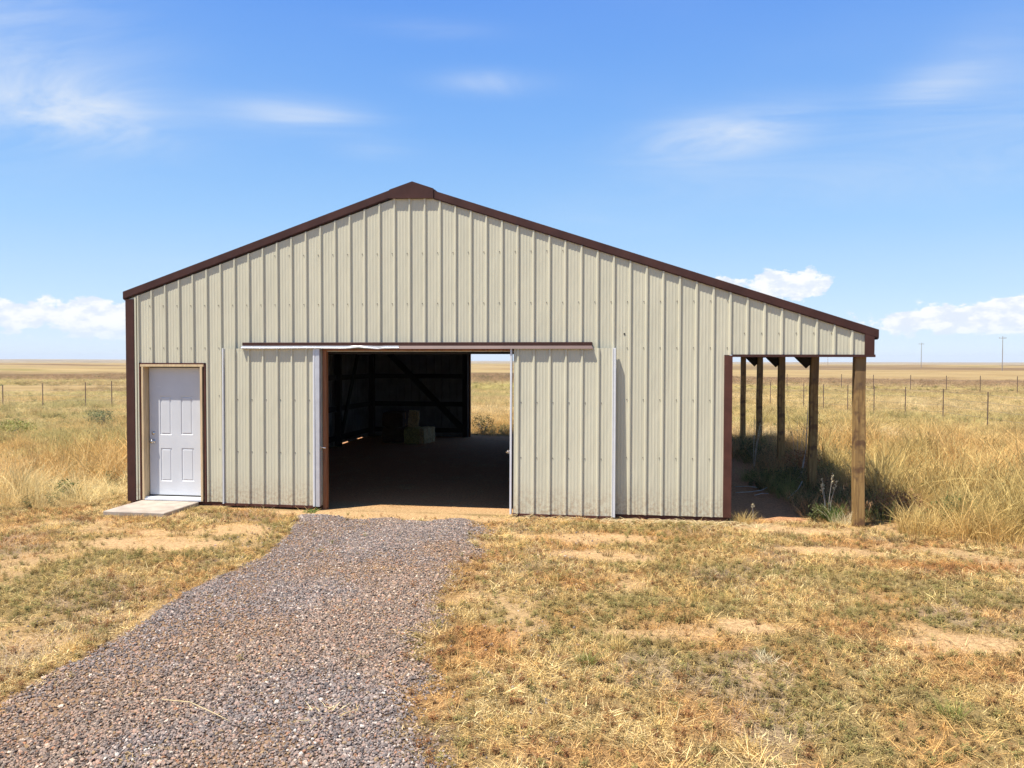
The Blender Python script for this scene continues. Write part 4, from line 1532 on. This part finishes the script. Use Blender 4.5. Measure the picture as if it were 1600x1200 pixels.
tuft('grass_clump', 9.15, -0.08, 140, 0.10, 0.10, 0.24, 0.0045, 1.0, 'straw', 'wispy straw clump at the barn corner beside the lean-to', 'grass clump', 10)


def stalks(x, y, n, h, label, seed):
    rg = random.Random(seed)
    mb_, hd = MB(), ([], [])
    for i in range(n):
        a = rg.uniform(0, 6.28)
        hh = h * rg.uniform(.75, 1.1)
        tx, ty = math.cos(a) * hh * .22, math.sin(a) * hh * .22
        mb_.tube([(0.03 * math.cos(a), 0.03 * math.sin(a), 0), (tx * .4, ty * .4, hh * .5), (tx, ty, hh)], [0.0045, 0.0035, 0.002], 4)
        for q in range(22):
            z = hh * (1 - 0.012 * q)
            k = len(hd[0])
            ex, ey = rg.gauss(0, .014), rg.gauss(0, .014)
            cx_, cy_ = tx * z / hh, ty * z / hh
            hd[0].extend([(cx_, cy_, z), (cx_ + ex, cy_ + ey, z + .012), (cx_ + ex * .6 + .006, cy_ + ey * .6, z + .024)])
            hd[1].append((k, k + 1, k + 2))
    e = empty('dry_stalks', (x, y, gz(x, y)), label=label, cat='dry weed')
    mb_.build('stem', M['bark_grey'], e)
    obj('seed_head', hd[0], hd[1], ML['pale'], e)
    return e


stalks(10.38, 0.50, 5, 0.62, 'pale seed-headed stalks rising from the green clump by the front post', 1)
stalks(10.2, 6.2, 7, 1.0, 'bleached upright weed stalks by the third lean-to post', 2)
stalks(9.9, 12.6, 6, 1.45, 'dark seed-headed stalks behind the last lean-to post', 3)
stalks(11.0, 5.6, 4, 1.3, 'thin bare stalks left of the second lean-to post', 4)
stalks(9.33, 0.25, 2, 0.22, 'short dry stalk in the dirt at the lean-to mouth', 5)


def stick(pts, r, m, label, cat='stick', name='dry_stick'):
    c0 = Vector(pts[0])
    mb_ = MB().tube([Vector(p) - c0 for p in pts], r, 6)
    o = mb_.build(name, m, None, smooth=True)
    o.location = c0
    return tag(o, label=label, cat=cat)


stick([(10.72, 4.0, 0.0), (10.80, 4.1, 0.32), (10.86, 4.2, 0.55), (10.90, 4.25, 1.45)], [0.018, 0.014, 0.010, 0.004], M['bark_grey'], 'bleached bare branch leaning against the second lean-to post', 'branch', 'bare_branch')
for (pts, lab) in (([(9.35, 2.35, .0), (9.6, 2.40, .012), (9.8, 2.55, .02), (9.93, 2.8, .03)], 'pale curved stick on the lean-to dirt floor, longest of them'),
                   ([(9.42, 3.0, .0), (9.62, 2.95, .02), (9.78, 2.9, .01)], 'pale straight stick lying behind the longest one'),
                   ([(9.62, 2.12, .0), (9.75, 2.22, .02), (9.86, 2.27, .01)], 'short pale stick in front of the longest one'),
                   ([(10.12, 2.0, -.02), (10.35, 2.35, .08), (10.5, 2.75, .16)], 'thin twig propped on the weeds under the lean-to')):
    stick(pts, 0.008, M['bark_grey'], lab)
stick([(4.62, -6.62, 0.01), (4.85, -6.68, 0.035), (5.08, -6.78, 0.02), (5.22, -6.86, 0.02)], [0.003, 0.0032, 0.0028, 0.0015], M['straw_dry'], 'single dry straw lying on the gravel near the bottom of the picture', 'straw', 'straw_stem')
# stiff straws blown against the foot of the right wall
rg = random.Random(5)
sb = MB()
for i in range(240):
    x = rg.uniform(7.3, 9.5) if rg.random() < .75 else rg.uniform(5.9, 7.4)
    y = -0.10 - abs(rg.gauss(0, 0.16))
    a = rg.gauss(0.15, 0.6)
    L = rg.uniform(0.10, 0.42)
    z = gz(x, y)
    zt_ = rg.uniform(.005, .05)
    sb.tube([(x - math.cos(a) * L / 2, y - math.sin(a) * L / 2, z + .008), (x, y, z + zt_), (x + math.cos(a) * L / 2, y + math.sin(a) * L / 2, z + .01)], 0.0028, 3, cap=False)
tag(sb.build('blown_straw', M['straw_dry']), label='loose dry straw blown against the foot of the right wall', cat='straw', kind='stuff')

# ------------------------------------------------------------------ fences
def fence(pts, label, h=1.25, tag_top=0.0, wires=4, post_r=0.018, jitter=0.0, seed=1, name='wire_fence'):
    rg = random.Random(seed)
    e = empty(name, (pts[0][0], pts[0][1], 0), label=label, cat='fence')
    tops = []
    for (x, y) in pts:
        z = gz(x, y)
        lx, ly = rg.gauss(0, 0.03), rg.gauss(0, 0.03)
        hh = h * rg.uniform(1 - jitter, 1 + jitter)
        X, Y = x - pts[0][0], y - pts[0][1]
        m_ = MB()
        # steel T-post: flange and web with an anchor stub
        m_.box(X - post_r, X + post_r, Y - 0.004, Y + 0.004, z - 0.2, z + hh)
        m_.box(X - 0.006, X + 0.006, Y + 0.0045, Y + post_r * 1.3, z - 0.2, z + hh)
        m_.build('fence_post', M['rust_post'], e)
        tops.append((X, Y, z, hh))
    for wi in range(wires):
        q = 0.30 + 0.62 * wi / (wires - 1)
        pl = []
        for (a, b) in zip(tops[:-1], tops[1:]):
            for s in range(4):
                tt = s / 4
                sag = 0.03 * math.sin(math.pi * tt)
                pl.append((a[0] + (b[0] - a[0]) * tt, a[1] + (b[1] - a[1]) * tt - 0.008, (a[2] + h * q) + (b[2] - a[2]) * tt - sag))
        b = tops[-1]
        pl.append((b[0], b[1] - .008, b[2] + h * q))
        MB().tube(pl, 0.0045, 4).build('fence_wire', M['wire'], e)
    return e


fence([(20.0, 10.9), (19.75, 14.3), (19.608, 17.645), (19.43, 21.03), (18.68, 22.93), (17.81, 24.1), (17.09, 25.42), (16.40, 26.89), (15.87, 28.54), (14.59, 30.19), (12.88, 32.69), (10.8, 35.4), (8.6, 38.2)],
      'near barbed wire fence on thin steel posts crossing the right field', seed=1)
fence([(40, 46.5), (37.2, 48.8), (35.48, 51.08), (33.94, 53.47), (31.87, 54.39), (29.91, 56.39), (27.57, 58.12), (25.33, 59.27), (20.99, 59.86), (17.5, 61.5), (14.0, 63)],
      'further wire fence in the right field, half lost in dark grass', seed=2, post_r=0.028)
fence([(-24.5, 21.0), (-23.1, 21.6), (-21.9, 22.1), (-20.2, 22.6), (-18.4, 23.2), (-17.3, 23.6), (-15.9, 24.2), (-14.4, 24.8), (-13.6, 25.1), (-11.9, 25.8), (-10.9, 26.2), (-9.2, 26.9), (-7.6, 27.6)],
      'low wire fence of uneven posts crossing the left field', h=1.15, seed=3, jitter=0.12, post_r=0.022)

# ------------------------------------------------------------------ utility poles
def pole(d, az_deg, label, H=11.6):
    a = R(az_deg)
    x, y = CX + math.sin(a) * d, CY + math.cos(a) * d
    z = gz(x, y)
    e = empty('utility_pole', (x, y, z), label=label, cat='utility pole', group=None)
    MB().tube([(0, 0, -0.5), (0, 0, H * .5), (0, 0, H - z)], [0.15, 0.13, 0.09], 8).build('mast', M['pole'], e)
    MB().box(-1.2, 1.2, -0.06, 0.06, H - z - 0.75, H - z - 0.60).build('crossarm', M['pole'], e)
    ins = MB()
    for q in (-1.1, 0.45, 1.1):
        ins.lathe([(0.05, 0), (0.08, 0.08), (0.04, 0.2)], (q, 0, H - z - 0.60), 'z', 6)
    ins.build('insulator', M['rust_post'], e)
    return e


pole(330, 23.30, 'nearest and tallest utility pole on the right horizon')
pole(420, 18.85, 'middle utility pole, standing right of the lean-to roof corner')
pole(640, 13.25, 'faintest utility pole, seen under the lean-to roof edge')
